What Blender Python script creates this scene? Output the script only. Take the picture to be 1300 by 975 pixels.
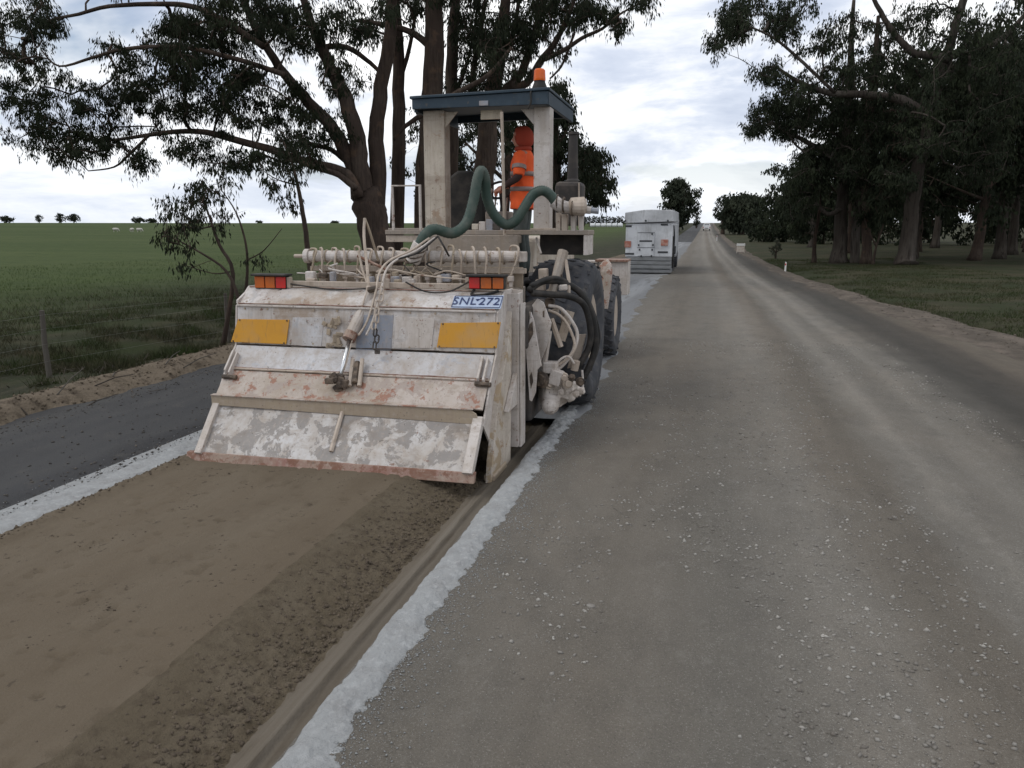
import bpy, bmesh, math, random
import numpy as np
from mathutils import Vector, Matrix

# ---------------------------------------------------------------- camera, sky, sun, exposure
for o in list(bpy.data.objects): bpy.data.objects.remove(o)
scene = bpy.context.scene
COL = scene.collection
FPX, HZ, VPX, CAMH = 1010.0, 288.0, 905.0, 2.1
PITCH = math.atan((487.5 - HZ) / FPX)
YAW = math.atan((VPX - 650) / FPX * math.cos(PITCH))
cam = bpy.data.cameras.new('camera'); cam_o = bpy.data.objects.new('camera', cam); COL.objects.link(cam_o)
cam.sensor_fit = 'HORIZONTAL'; cam.sensor_width = 36; cam.lens = 36 * FPX / 1300
cam.clip_start = .05; cam.clip_end = 9000
cam_o.location = (0, 0, CAMH); cam_o.rotation_euler = (math.pi / 2 - PITCH, 0, YAW)
scene.camera = cam_o

SUN_EL, SUN_AZ = math.radians(52), math.radians(235)      # azimuth clockwise from +Y: behind and to the left
world = bpy.data.worlds.new('World'); scene.world = world; world.use_nodes = True
wn, wl = world.node_tree.nodes, world.node_tree.links
wn.clear()
def wnode(t, **k):
    n = wn.new(t)
    for a, b in k.items(): setattr(n, a, b)
    return n
sky = wnode('ShaderNodeTexSky'); sky.sky_type = 'NISHITA'; sky.sun_disc = False
sky.sun_elevation = SUN_EL; sky.sun_rotation = SUN_AZ; sky.air_density = 1.0; sky.dust_density = 1.0
bg_sky = wnode('ShaderNodeBackground'); bg_sky.inputs[1].default_value = 0.11
tint = wnode('ShaderNodeMixRGB', blend_type='MULTIPLY'); tint.inputs[0].default_value = .6; tint.inputs[2].default_value = (1.0, .93, .95, 1)
wl.new(sky.outputs[0], tint.inputs[1]); wl.new(tint.outputs[0], bg_sky.inputs[0])
tc = wnode('ShaderNodeTexCoord'); sep = wnode('ShaderNodeSeparateXYZ'); wl.new(tc.outputs['Generated'], sep.inputs[0])
def wmath(op, a, b=None):
    n = wnode('ShaderNodeMath', operation=op)
    for i, v in enumerate((a, b)):
        if v is None: continue
        if isinstance(v, (int, float)): n.inputs[i].default_value = v
        else: wl.new(v, n.inputs[i])
    return n.outputs[0]
zc = wmath('ADD', wmath('MAXIMUM', sep.outputs[2], 0.0), 0.22)
comb = wnode('ShaderNodeCombineXYZ')
wl.new(wmath('DIVIDE', sep.outputs[0], zc), comb.inputs[0]); wl.new(wmath('DIVIDE', sep.outputs[1], zc), comb.inputs[1]); comb.inputs[2].default_value = 3.7
def wnoise(scale, detail, rough, off=(0, 0, 0), dist=0.0):
    mp = wnode('ShaderNodeMapping'); mp.inputs['Location'].default_value = off
    wl.new(comb.outputs[0], mp.inputs[0])
    n = wnode('ShaderNodeTexNoise'); n.inputs['Scale'].default_value = scale; n.inputs['Detail'].default_value = detail
    n.inputs['Roughness'].default_value = rough; n.inputs['Distortion'].default_value = dist
    wl.new(mp.outputs[0], n.inputs['Vector']); return n.outputs[0]
def wramp(fac, stops):
    r = wnode('ShaderNodeValToRGB'); e = r.color_ramp.elements
    while len(e) < len(stops): e.new(.5)
    for s, (p, c) in zip(e, stops): s.position = p; s.color = (*c, 1)
    wl.new(fac, r.inputs[0]); return r.outputs[0]
shade = wramp(wnoise(1.35, 9, .60, (5.6, 0.7, 0), .3), [(.27, (.42, .49, .64)), (.42, (.66, .72, .84)), (.50, (.95, .97, 1.0)), (.58, (1.20, 1.21, 1.21))])
cover = wramp(wnoise(.75, 6, .52, (2.9, 3.3, 0), .2), [(.36, (0, 0, 0)), (.46, (1, 1, 1))])
lowfac = wramp(sep.outputs[2], [(.0, (1, 1, 1)), (.17, (0, 0, 0))])       # thick grey-white layer low over the land
haze_mix = wnode('ShaderNodeMixRGB'); wl.new(wmath('MULTIPLY', lowfac, .75), haze_mix.inputs[0]); wl.new(shade, haze_mix.inputs[1]); haze_mix.inputs[2].default_value = (.75, .80, .88, 1)
bg_cloud = wnode('ShaderNodeBackground'); bg_cloud.inputs[1].default_value = 1.06; wl.new(haze_mix.outputs[0], bg_cloud.inputs[0])
mixs = wnode('ShaderNodeMixShader'); wl.new(wmath('MAXIMUM', cover, lowfac), mixs.inputs[0]); wl.new(bg_sky.outputs[0], mixs.inputs[1]); wl.new(bg_cloud.outputs[0], mixs.inputs[2])
wout = wnode('ShaderNodeOutputWorld'); wl.new(mixs.outputs[0], wout.inputs[0])

sun = bpy.data.lights.new('sun', 'SUN'); sun.energy = 0.8; sun.angle = math.radians(18); sun.color = (1, .96, .88)
sun_o = bpy.data.objects.new('sun', sun); COL.objects.link(sun_o)
sdir = Vector((math.sin(SUN_AZ) * math.cos(SUN_EL), math.cos(SUN_AZ) * math.cos(SUN_EL), math.sin(SUN_EL)))
sun_o.rotation_euler = (-sdir).to_track_quat('-Z', 'Y').to_euler(); sun_o.location = (0, 0, 40)
vs = scene.view_settings; vs.view_transform = 'Standard'; vs.look = 'None'; vs.exposure = 0.08; vs.gamma = 1.0; vs.use_curve_mapping = False
scene.render.engine = 'CYCLES'

# ---------------------------------------------------------------- measuring helpers
FW = Vector((-math.sin(YAW) * math.cos(PITCH), math.cos(YAW) * math.cos(PITCH), -math.sin(PITCH)))
RT = Vector((math.cos(YAW), math.sin(YAW), 0)); UP = RT.cross(FW)
def sight(x, y): return RT * ((x - 650) / FPX) + UP * ((487.5 - y) / FPX) + FW
def at(x, y, Y):                      # point of the photograph at the distance Y along the road
    d = sight(x, y); return Vector((0, 0, CAMH)) + d * (Y / d.y)
def on_plane(x, y, p, n):
    d = sight(x, y); o = Vector((0, 0, CAMH)); return o + d * ((Vector(p) - o).dot(n) / d.dot(n))
rnd = random.Random(7)
RNG = np.random.default_rng(11)
def _h(ix, iy, seed):
    n = (ix.astype(np.int64) * 374761393 + iy.astype(np.int64) * 668265263 + seed * 1442695041) & 0x7fffffff
    n = ((n ^ (n >> 13)) * 1274126177) & 0x7fffffff
    return ((n ^ (n >> 16)) & 0xffff) / 65535.0
def vnoise(x, y, seed=0):
    x = np.asarray(x, float); y = np.asarray(y, float)
    ix, iy = np.floor(x), np.floor(y); fx, fy = x - ix, y - iy
    fx, fy = fx * fx * (3 - 2 * fx), fy * fy * (3 - 2 * fy)
    a, b, c, d = _h(ix, iy, seed), _h(ix + 1, iy, seed), _h(ix, iy + 1, seed), _h(ix + 1, iy + 1, seed)
    return (a + (b - a) * fx) * (1 - fy) + (c + (d - c) * fx) * fy
def fbm(x, y, seed=0, oct=4):
    s, a, t = 0, .5, 0
    for i in range(oct):
        s = s + a * vnoise(np.asarray(x) * 2 ** i, np.asarray(y) * 2 ** i, seed + i * 17); t += a; a *= .5
    return s / t

# ---------------------------------------------------------------- materials
def mat(name, col, rough=.75, metal=0, layers=(), bump=None, spec=.3, transl=0, emis=None):
    """layers: dicts col, scale, lo, hi, [detail, rough, stretch, amt, off, dist] : colour patches mixed over the base"""
    m = bpy.data.materials.new(name); m.use_nodes = True
    nt = m.node_tree; n, l = nt.nodes, nt.links
    b = n['Principled BSDF']; b.inputs['Roughness'].default_value = rough; b.inputs['Metallic'].default_value = metal
    b.inputs['Specular IOR Level'].default_value = spec
    co = n.new('ShaderNodeTexCoord').outputs['Object']
    def noise(L):
        mp = n.new('ShaderNodeMapping'); mp.inputs['Scale'].default_value = L.get('stretch', (1, 1, 1)); mp.inputs['Location'].default_value = L.get('off', (0, 0, 0))
        l.new(co, mp.inputs[0])
        t = n.new('ShaderNodeTexNoise'); t.inputs['Scale'].default_value = L['scale']; t.inputs['Detail'].default_value = L.get('detail', 5)
        t.inputs['Roughness'].default_value = L.get('rough', .6); t.inputs['Distortion'].default_value = L.get('dist', 0)
        l.new(mp.outputs[0], t.inputs['Vector']); return t.outputs[0]
    cur = None; masks = []
    for L in layers:
        mr = n.new('ShaderNodeMapRange'); mr.inputs[1].default_value = L['lo']; mr.inputs[2].default_value = L['hi']
        mr.inputs[4].default_value = L.get('amt', 1.0); mr.clamp = True
        l.new(noise(L), mr.inputs[0])
        mx = n.new('ShaderNodeMixRGB')
        if cur is None: mx.inputs[1].default_value = (*col, 1)
        else: l.new(cur, mx.inputs[1])
        mx.inputs[2].default_value = (*L['col'], 1); l.new(mr.outputs[0], mx.inputs[0]); cur = mx.outputs[0]; masks.append(mr.outputs[0])
    if cur is None: b.inputs['Base Color'].default_value = (*col, 1)
    else: l.new(cur, b.inputs['Base Color'])
    if bump:
        bp = n.new('ShaderNodeBump'); bp.inputs['Strength'].default_value = bump['str']; bp.inputs['Distance'].default_value = bump['dist']
        src = masks[bump['mask']] if 'mask' in bump else noise(bump)
        l.new(src, bp.inputs['Height']); l.new(bp.outputs[0], b.inputs['Normal'])
    if emis:
        b.inputs['Emission Color'].default_value = (*emis[:3], 1); b.inputs['Emission Strength'].default_value = emis[3]
    if transl:
        tr = n.new('ShaderNodeBsdfTranslucent'); ms = n.new('ShaderNodeMixShader'); ms.inputs[0].default_value = transl
        if cur is None: tr.inputs[0].default_value = (*col, 1)
        else: l.new(cur, tr.inputs[0])
        l.new(b.outputs[0], ms.inputs[1]); l.new(tr.outputs[0], ms.inputs[2]); l.new(ms.outputs[0], n['Material Output'].inputs[0])
    return m
DUST = (.31, .25, .19); RUST = (.17, .075, .045); RAW = (.20, .19, .18)
def worn(name, col=(.60, .555, .525), dust=.62, rust=.56, seed=0, flake=None, rustcol=RUST):
    o = (seed * 3.1, seed * 1.7, seed * 5.3)
    L = [dict(col=DUST, scale=2.2, lo=.36, hi=.72, amt=dust, off=o, detail=6),
         dict(col=(.30, .235, .18), scale=5, stretch=(2.2, 2.2, .35), lo=.48, hi=.74, amt=dust, off=o, detail=6),
         dict(col=(.40, .34, .29), scale=26, lo=.5, hi=.72, amt=.5, off=o, detail=4),
         dict(col=rustcol, scale=7, lo=rust + .05, hi=rust + .09, amt=.85, off=o, detail=9, rough=.72)]
    if flake: L.insert(2, dict(col=flake[0], scale=flake[1], lo=flake[2], hi=flake[2] + .03, amt=.9, off=o, detail=9, rough=.68, dist=.4))
    L.append(dict(col=(.28, .225, .175), scale=3.2, stretch=(.5, .5, 2.2), lo=.54, hi=.60, amt=.55 * dust, off=(o[1], o[2], o[0]), detail=10, rough=.78))
    L.append(dict(col=(.20, .15, .11), scale=16, stretch=(3, 3, .12), lo=.60, hi=.66, amt=.3, off=o, detail=4))
    L.append(dict(col=(.12, .10, .085), scale=38, lo=.66, hi=.70, amt=.8, off=o, detail=3))
    return mat(name, col, .62, 0, L, dict(scale=30, detail=6, str=.25, dist=.006, off=o), spec=.35)
M = {}
M['white'] = worn('weathered_white_paint', seed=1)
M['white2'] = worn('weathered_white_panel', (.57, .54, .525), .7, .55, seed=4, flake=((.42, .40, .39), 5, .56))
M['white3'] = worn('weathered_bluish_panel', (.54, .535, .55), .6, .56, seed=7, flake=((.40, .40, .42), 6, .57))
M['flaky'] = worn('flaking_paint_on_cement', (.56, .545, .54), .7, .60, seed=9, flake=((.235, .215, .20), 5.5, .50))
def stain(m, col, scale, lo, hi, amt, off):
    n, l = m.node_tree.nodes, m.node_tree.links; bs = n['Principled BSDF']; c0 = bs.inputs['Base Color'].links[0].from_socket
    mp = n.new('ShaderNodeMapping'); mp.inputs['Location'].default_value = off; l.new(n.new('ShaderNodeTexCoord').outputs['Object'], mp.inputs[0]); t = n.new('ShaderNodeTexNoise'); t.inputs['Scale'].default_value = scale; t.inputs['Detail'].default_value = 9; t.inputs['Roughness'].default_value = .7; l.new(mp.outputs[0], t.inputs['Vector'])
    mr = n.new('ShaderNodeMapRange'); mr.inputs[1].default_value = lo; mr.inputs[2].default_value = hi; mr.inputs[4].default_value = amt; l.new(t.outputs[0], mr.inputs[0]); mx = n.new('ShaderNodeMixRGB'); l.new(mr.outputs[0], mx.inputs[0]); l.new(c0, mx.inputs[1]); mx.inputs[2].default_value = (*col, 1); l.new(mx.outputs[0], bs.inputs['Base Color'])
stain(M['flaky'], (.20, .16, .125), 1.9, .50, .66, .85, (4.2, 1.1, 7.7))
stain(M['white2'], (.30, .225, .165), 2.6, .53, .64, .75, (1.2, 5.1, 2.7))
stain(M['white3'], (.33, .27, .22), 2.4, .53, .66, .6, (6.2, .4, 3.3))
M['pinkrust'] = worn('dusty_rusted_panel', (.47, .41, .37), .9, .48, seed=12, flake=((.33, .27, .235), 5, .52), rustcol=(.27, .12, .075))
M['lip'] = worn('rust_red_lip', (.25, .125, .10), .75, .45, seed=15, flake=((.42, .34, .30), 7, .62))
M['dust_and_shade'] = worn('dusty_shaded_brown_steel', (.36, .29, .21), .8, .60, seed=18)  # dusty brown; for the ledge face its shade is put into this colour
M['bluegrey'] = worn('blue_grey_scraped_panel', (.27, .30, .36), .45, .6, seed=20)
M['cream'] = worn('cream_stained_paint', (.60, .52, .40), .6, .55, seed=22, rustcol=(.22, .10, .03))
M['skid'] = worn('stained_skid_paint', (.58, .52, .45), .6, .54, seed=23, rustcol=(.24, .12, .04), flake=((.36, .27, .17), 2.6, .55))
M['casting'] = worn('chipped_white_casting', (.62, .565, .52), .7, .53, seed=24, rustcol=(.13, .085, .06))
M['beige'] = worn('dust_covered_fittings', (.50, .42, .35), .8, .56, seed=25)
M['post'] = worn('grimy_cream_post', (.56, .50, .42), .9, .58, seed=28, flake=((.33, .24, .17), 3, .57))
M['deck'] = worn('dusty_grey_deck', (.27, .235, .205), .8, .62, seed=31)
M['dark_steel'] = mat('dark_dusty_steel', (.055, .05, .048), .8, 0, [dict(col=(.16, .13, .105), scale=5, lo=.45, hi=.75, amt=.7)])
M['roofblue'] = mat('dark_blue_canopy_paint', (.016, .034, .052), .5, 0, [dict(col=(.06, .085, .11), scale=4, lo=.5, hi=.75, amt=.5), dict(col=(.1, .08, .06), scale=20, lo=.62, hi=.7, amt=.6)], spec=.4)
M['amber'] = mat('faded_amber_reflective_board', (.56, .27, .025), .55, 0, [dict(col=(.42, .19, .03), scale=6, lo=.45, hi=.8, amt=.6), dict(col=(.5, .36, .2), scale=3, lo=.5, hi=.8, amt=.45), dict(col=(.30, .17, .06), scale=22, stretch=(2, 2, .2), lo=.58, hi=.66, amt=.6)], spec=.4)
M['lens_red'] = mat('red_lamp_lens', (.55, .028, .025), .25, 0, [dict(col=(.3, .05, .04), scale=14, lo=.45, hi=.75, amt=.7)], spec=.5)
M['lens_amber'] = mat('amber_lamp_lens', (.52, .12, .02), .25, 0, [dict(col=(.28, .09, .04), scale=14, lo=.45, hi=.75, amt=.7)], spec=.5)
M['black'] = mat('black_rubber', (.022, .021, .02), .7, 0, [dict(col=(.12, .10, .085), scale=6, lo=.45, hi=.8, amt=.6)])
M['tyre'] = mat('dusty_tyre_rubber', (.045, .047, .053), .85, 0, [dict(col=(.13, .13, .14), scale=3, lo=.42, hi=.75, amt=.6), dict(col=(.17, .145, .12), scale=12, lo=.5, hi=.75, amt=.45)], dict(scale=40, detail=4, str=.2, dist=.005))
M['green_hose'] = mat('green_ribbed_hose', (.040, .068, .055), .5, 0, [dict(col=(.13, .135, .115), scale=6, lo=.45, hi=.75, amt=.7)])
M['chrome'] = mat('polished_rod', (.7, .7, .7), .22, .9)
M['plate_blue'] = mat('pale_blue_number_plate', (.40, .47, .60), .5, 0, [dict(col=(.35, .32, .3), scale=12, lo=.5, hi=.75, amt=.5)])
M['ink'] = mat('dark_blue_lettering', (.03, .045, .12), .6)
M['beacon'] = mat('orange_beacon_dome', (.85, .17, .01), .2, 0, spec=.6, transl=.35)
M['grime'] = mat('oily_grime', (.06, .045, .035), .6, 0, [dict(col=(.2, .15, .11), scale=15, lo=.45, hi=.7)])
M['mud'] = mat('dried_mud', (.17, .145, .12), .95, 0, [dict(col=(.27, .24, .21), scale=9, lo=.45, hi=.7), dict(col=(.10, .08, .065), scale=22, lo=.5, hi=.7)], dict(scale=60, detail=6, str=.8, dist=.01))
M['orange'] = mat('hi_vis_orange_cloth', (.86, .125, .03), .8, 0, [dict(col=(.6, .07, .03), scale=7, lo=.45, hi=.8, amt=.5)])
M['hood_cloth'] = mat('dull_orange_hood_cloth', (.36, .055, .03), .85, 0, [dict(col=(.3, .05, .03), scale=8, lo=.45, hi=.8, amt=.6)])
M['band'] = mat('grey_reflective_band', (.27, .21, .19), .5)
M['trouser'] = mat('grey_work_trousers', (.10, .115, .11), .9, 0, [dict(col=(.05, .055, .05), scale=12, lo=.45, hi=.75, amt=.6)])
M['sleeve'] = mat('dark_sleeve', (.05, .03, .028), .9)
M['skin'] = mat('skin', (.48, .22, .15), .6)
M['hair'] = mat('dark_hair', (.02, .015, .012), .8)

# ---------------------------------------------------------------- mesh building
def mesh_np(name, V, F):
    V = np.asarray(V, np.float32); F = np.asarray(F, np.int32); k = F.shape[1]
    me = bpy.data.meshes.new(name)
    me.vertices.add(len(V)); me.vertices.foreach_set('co', V.ravel())
    me.loops.add(F.size); me.loops.foreach_set('vertex_index', F.ravel())
    me.polygons.add(len(F)); me.polygons.foreach_set('loop_start', np.arange(0, F.size, k, dtype=np.int32)); me.polygons.foreach_set('loop_total', np.full(len(F), k, np.int32))
    me.update(calc_edges=True); return me
def link(name, me, material, parent=None, smooth=False, loc=None):
    o = bpy.data.objects.new(name, me); COL.objects.link(o)
    if material and not me.materials: me.materials.append(material)
    if parent is not None: o.parent = parent
    if loc is not None: o.location = loc
    if smooth: me.polygons.foreach_set('use_smooth', np.ones(len(me.polygons), bool))
    return o
def tag(o, label=None, cat=None, group=None, kind=None):
    if label: o['label'] = label
    if cat: o['category'] = cat
    if group: o['group'] = group
    if kind: o['kind'] = kind
    return o
def thing(name, loc, label, cat, group=None):
    o = bpy.data.objects.new(name, None); COL.objects.link(o); o.location = loc; o.empty_display_size = .3
    return tag(o, label, cat, group)
ORIG = {}
def world_loc(o):
    v = Vector((0, 0, 0))
    while o is not None: v = v + o.location; o = o.parent
    return v
class MB:
    """collects shapes in place (scene coordinates) and links them as one mesh object"""
    def __init__(s): s.v = []; s.f = []
    def add(s, vs, fs):
        b = len(s.v); s.v += [tuple(p) for p in vs]; s.f += [tuple(i + b for i in f) for f in fs]; return s
    def box(s, c, d, rot=None):
        R = rot if rot is not None else Matrix.Identity(3); c = Vector(c)
        P = [c + R @ Vector((sx * d[0] / 2, sy * d[1] / 2, sz * d[2] / 2)) for sz in (-1, 1) for sx, sy in ((-1, -1), (1, -1), (1, 1), (-1, 1))]
        return s.add(P, [(3, 2, 1, 0), (4, 5, 6, 7), (0, 1, 5, 4), (1, 2, 6, 5), (2, 3, 7, 6), (3, 0, 4, 7)])
    def span(s, a, b): return s.box([(a[i] + b[i]) / 2 for i in range(3)], [abs(b[i] - a[i]) for i in range(3)])
    def plate(s, pts, off):
        n = len(pts); off = Vector(off); A = [Vector(p) for p in pts]; B = [p + off for p in A]
        return s.add(A + B, [tuple(range(n)), tuple(reversed(range(n, 2 * n)))] + [(i, i + n, (i + 1) % n + n, (i + 1) % n) for i in range(n)])
    def tube(s, pts, r, sides=8, smooth=0, cap=True, flat=1.0):
        P = [Vector(p) for p in pts]; R = list(r) if hasattr(r, '__len__') else [r] * len(P)
        if smooth and len(P) > 2:
            Q, S = [], []
            for i in range(len(P) - 1):
                p0, p1, p2, p3 = P[max(i - 1, 0)], P[i], P[i + 1], P[min(i + 2, len(P) - 1)]
                for k in range(smooth):
                    t = k / smooth
                    Q.append(.5 * ((2 * p1) + (p2 - p0) * t + (2 * p0 - 5 * p1 + 4 * p2 - p3) * t * t + (3 * p1 - p0 - 3 * p2 + p3) * t ** 3)); S.append(R[i] + (R[i + 1] - R[i]) * t)
            Q.append(P[-1]); S.append(R[-1]); P, R = Q, S
        nrm = None; vs, fs = [], []
        for i, p in enumerate(P):
            t = (P[min(i + 1, len(P) - 1)] - P[max(i - 1, 0)]).normalized()
            if nrm is None: nrm = t.orthogonal().normalized()
            else:
                nrm = nrm - t * nrm.dot(t); nrm = nrm.normalized() if nrm.length > 1e-6 else t.orthogonal().normalized()
            bi = t.cross(nrm)
            for k in range(sides):
                a = 2 * math.pi * k / sides; vs.append(p + nrm * (math.cos(a) * R[i]) + bi * (math.sin(a) * R[i] * flat))
        for i in range(len(P) - 1):
            for k in range(sides):
                a, b = i * sides + k, i * sides + (k + 1) % sides; fs.append((a, b, b + sides, a + sides))
        if cap: fs.append(tuple(reversed(range(sides)))); fs.append(tuple(range(len(P) * sides - sides, len(P) * sides)))
        return s.add(vs, fs)
    def lathe(s, prof, c, axis, sides=24):
        """prof: (distance along axis, radius)"""
        c = Vector(c); ax = Vector(axis).normalized(); u = ax.orthogonal().normalized(); w = ax.cross(u); vs, fs = [], []
        for d, r in prof:
            for k in range(sides):
                a = 2 * math.pi * k / sides; vs.append(c + ax * d + (u * math.cos(a) + w * math.sin(a)) * r)
        for i in range(len(prof) - 1):
            for k in range(sides):
                a, b = i * sides + k, i * sides + (k + 1) % sides; fs.append((a, b, b + sides, a + sides))
        fs.append(tuple(reversed(range(sides)))); fs.append(tuple(range(len(prof) * sides - sides, len(prof) * sides)))
        return s.add(vs, fs)
    def torus(s, c, R, r, ax1, ax2, n=12, m=6, long=0):
        c = Vector(c); a1 = Vector(ax1).normalized(); a2 = Vector(ax2).normalized(); pts = []
        for k in range(n + 1):
            a = 2 * math.pi * k / n; q = a1 * math.cos(a) * R + a2 * math.sin(a) * R
            q += a1 * (long if math.cos(a) > 0 else -long); pts.append(c + q)
        return s.tube(pts, r, m, cap=False)
    def build(s, name, material, parent=None, bevel=0, smooth=False, label=None):
        o0 = world_loc(parent)
        me = bpy.data.meshes.new(name); me.from_pydata([(v[0] - o0.x, v[1] - o0.y, v[2] - o0.z) for v in s.v], [], s.f); me.update()
        bm = bmesh.new(); bm.from_mesh(me); bmesh.ops.recalc_face_normals(bm, faces=bm.faces); bm.to_mesh(me); bm.free()
        o = link(name, me, M[material] if isinstance(material, str) else material, parent, smooth)
        if bevel:
            b = o.modifiers.new('bevel', 'BEVEL'); b.width = bevel; b.segments = 2; b.limit_method = 'ANGLE'; b.angle_limit = math.radians(35)
        if label: o['label'] = label
        return o
def copy_tree(o, parent=None, loc=None):
    c = o.copy(); COL.objects.link(c); c.parent = parent
    if loc is not None: c.location = loc
    for ch in [x for x in bpy.data.objects if x.parent is o]: copy_tree(ch, c)
    return c

# ---------------------------------------------------------------- the lie of the land
_D = np.array([0, 16, 45, 75, 140, 250, 450, 20000.]); _E = np.array([0, 0, -.22, -.33, .05, 1.6, 4.35, 4.35])
def elev(x, y):
    d = np.hypot(np.asarray(x, float) * .8, np.asarray(y, float))
    return sum(np.interp(d * k, _D, _E) for k in (.9, .95, 1, 1.05, 1.1)) / 5
def tab(*p):
    a = np.array(p, float); return lambda y: np.interp(y, a[:, 0], a[:, 1])
ASPH_L = tab((-20, -7.45), (8, -7.45), (20, -7.55), (50, -7.0), (100, -6.3), (170, -6.4), (450, -8))
BED_L = tab((-20, -4.62), (30, -4.8), (170, -5.6), (450, -7.5))
GRAV_L = tab((-20, -1.6), (9, -1.6), (16, -1.85), (21, -2.1), (53, -2.5), (170, -3.1), (450, -4.6))
GRAV_R = tab((-20, 3.4), (13, 3.2), (20, 3.05), (27, 3.0), (38, 2.5), (85, 1.7), (200, .3), (450, -1.4))
DIRT_L = tab((-20, 4.9), (16, 4.4), (20, 3.95), (27, 3.6), (38, 3.0), (85, 2.1), (200, .6), (450, -1.1))
GRASS_R = tab((-20, 6.4), (10, 6.15), (16, 5.9), (21, 5.4), (28, 4.7), (44, 3.85), (85, 3.2), (200, 1.6), (450, -.1))
def sstep(a, b, x): t = np.clip((x - a) / (b - a), 0, 1); return t * t * (3 - 2 * t)
def terrain(x, y):
    x = np.asarray(x, float); y = np.asarray(y, float)
    l, r = ASPH_L(y), GRASS_R(y)
    inside = sstep(l - .9, l - .2, x) * (1 - sstep(r + .1, r + .8, x))
    near = np.clip(1 - np.hypot(x, y) / 120, 0, 1)
    v = elev(x, y) - .12 * inside + near * (1 - inside) * ((fbm(x * .7, y * .7, 3) - .5) * .16 + (fbm(x * .15, y * .15, 5) - .5) * .35)
    v = v - .22 * near * np.exp(-((x - l + 2.6) / 1.1) ** 2)                      # table drain beside the bank
    v = v + near * .25 * sstep(r + 1, r + 9, x)
    return v
def Z(x, y): return float(terrain(x, y))
def ramp_axis(parts):
    out = [parts[0][0]]
    for a, b, s0, s1 in parts:
        x = a
        while x < b - 1e-6:
            k = (x - a) / (b - a); x = min(b, x + s0 + (s1 - s0) * k); out.append(x)
    return np.array(out)
def sheet(name, L, R, ts, ys, zf, material, smooth=True, kind='structure'):
    T, Y = np.meshgrid(ts, ys); Lv, Rv = L(Y), R(Y); X = Lv + (Rv - Lv) * T
    Zv = zf(X, Y, T)
    V = np.stack([X, Y, Zv], -1).reshape(-1, 3); n, m = len(ts), len(ys)
    i = (np.arange(m - 1)[:, None] * n + np.arange(n - 1)[None, :]).ravel()
    me = mesh_np(name, V, np.stack([i, i + 1, i + n + 1, i + n], -1))
    return tag(link(name, me, material, None, smooth), kind=kind)
const = lambda c: (lambda y: np.full_like(np.asarray(y, float), c))

def zone_ground():
    m = mat('ground_cover', (.046, .066, .019), .95, 0, [
        dict(col=(.066, .084, .028), scale=.06, lo=.4, hi=.65, detail=4, stretch=(.35, 1, 1)),
        dict(col=(.03, .046, .013), scale=.9, lo=.45, hi=.7, detail=6, amt=.7),
        dict(col=(.066, .080, .03), scale=14, lo=.5, hi=.75, detail=3, amt=.6)], dict(scale=9, detail=8, str=.9, dist=.06), spec=.1)
    n, l = m.node_tree.nodes, m.node_tree.links; b = n['Principled BSDF']
    crop = b.inputs['Base Color'].links[0].from_socket
    co = n.new('ShaderNodeTexCoord').outputs['Object']; sp = n.new('ShaderNodeSeparateXYZ'); l.new(co, sp.inputs[0])
    def noise(s, d=5):
        t = n.new('ShaderNodeTexNoise'); t.inputs['Scale'].default_value = s; t.inputs['Detail'].default_value = d; l.new(co, t.inputs['Vector']); return t.outputs[0]
    def mth(op, a, c):
        q = n.new('ShaderNodeMath'); q.operation = op
        for i, v in enumerate((a, c)):
            if isinstance(v, (int, float)): q.inputs[i].default_value = v
            else: l.new(v, q.inputs[i])
        return q.outputs[0]
    def rng(v, lo, hi):
        r = n.new('ShaderNodeMapRange'); r.clamp = True; r.inputs[1].default_value = lo; r.inputs[2].default_value = hi; l.new(v, r.inputs[0]); return r.outputs[0]
    def mixc(f, a, c):
        x = n.new('ShaderNodeMixRGB'); l.new(f, x.inputs[0])
        for i, v in ((1, a), (2, c)):
            if isinstance(v, tuple): x.inputs[i].default_value = (*v, 1)
            else: l.new(v, x.inputs[i])
        return x.outputs[0]
    # litter and dead grass of the road verge, green and brown by patches
    verge = mixc(rng(noise(1.3, 8), .40, .62), (.026, .028, .016), (.048, .044, .027))
    verge = mixc(rng(noise(.5, 6), .5, .66), verge, (.030, .037, .016))
    vr = mixc(rng(noise(.35, 7), .42, .6), (.032, .038, .018), (.052, .048, .028))
    vr = mixc(rng(noise(3, 7), .52, .7), vr, (.035, .030, .020))
    wob = mth('MULTIPLY', mth('SUBTRACT', noise(.35, 5), .5), 5.0)
    left = rng(mth('ADD', sp.outputs[0], wob), -25, -11.5)
    right = rng(sp.outputs[0], -1.0, 1.0)
    c = mixc(left, crop, verge); c = mixc(right, c, vr); l.new(c, b.inputs['Base Color'])
    return m
M['ground'] = zone_ground()
gx_ = np.concatenate([-np.geomspace(4200, 30, 40), np.arange(-29, -16, .8), np.arange(-16, -7, .14), np.arange(-7, 4, .5), np.arange(4, 14, .2), np.arange(14, 40, .8), np.geomspace(40, 4200, 44)])
gy_ = np.concatenate([np.array([-120, -60, -30, -15, -6]), np.arange(-3, 3, .5), np.arange(3, 26, .16), np.arange(26, 70, .6), np.geomspace(70, 6500, 80)])
Xg, Yg = np.meshgrid(gx_, gy_); n_, m_ = len(gx_), len(gy_)
i_ = (np.arange(m_ - 1)[:, None] * n_ + np.arange(n_ - 1)[None, :]).ravel()
tag(link('ground', mesh_np('ground', np.stack([Xg, Yg, terrain(Xg, Yg)], -1).reshape(-1, 3), np.stack([i_, i_ + 1, i_ + n_ + 1, i_ + n_], -1)), M['ground'], None, True), kind='structure')

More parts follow.
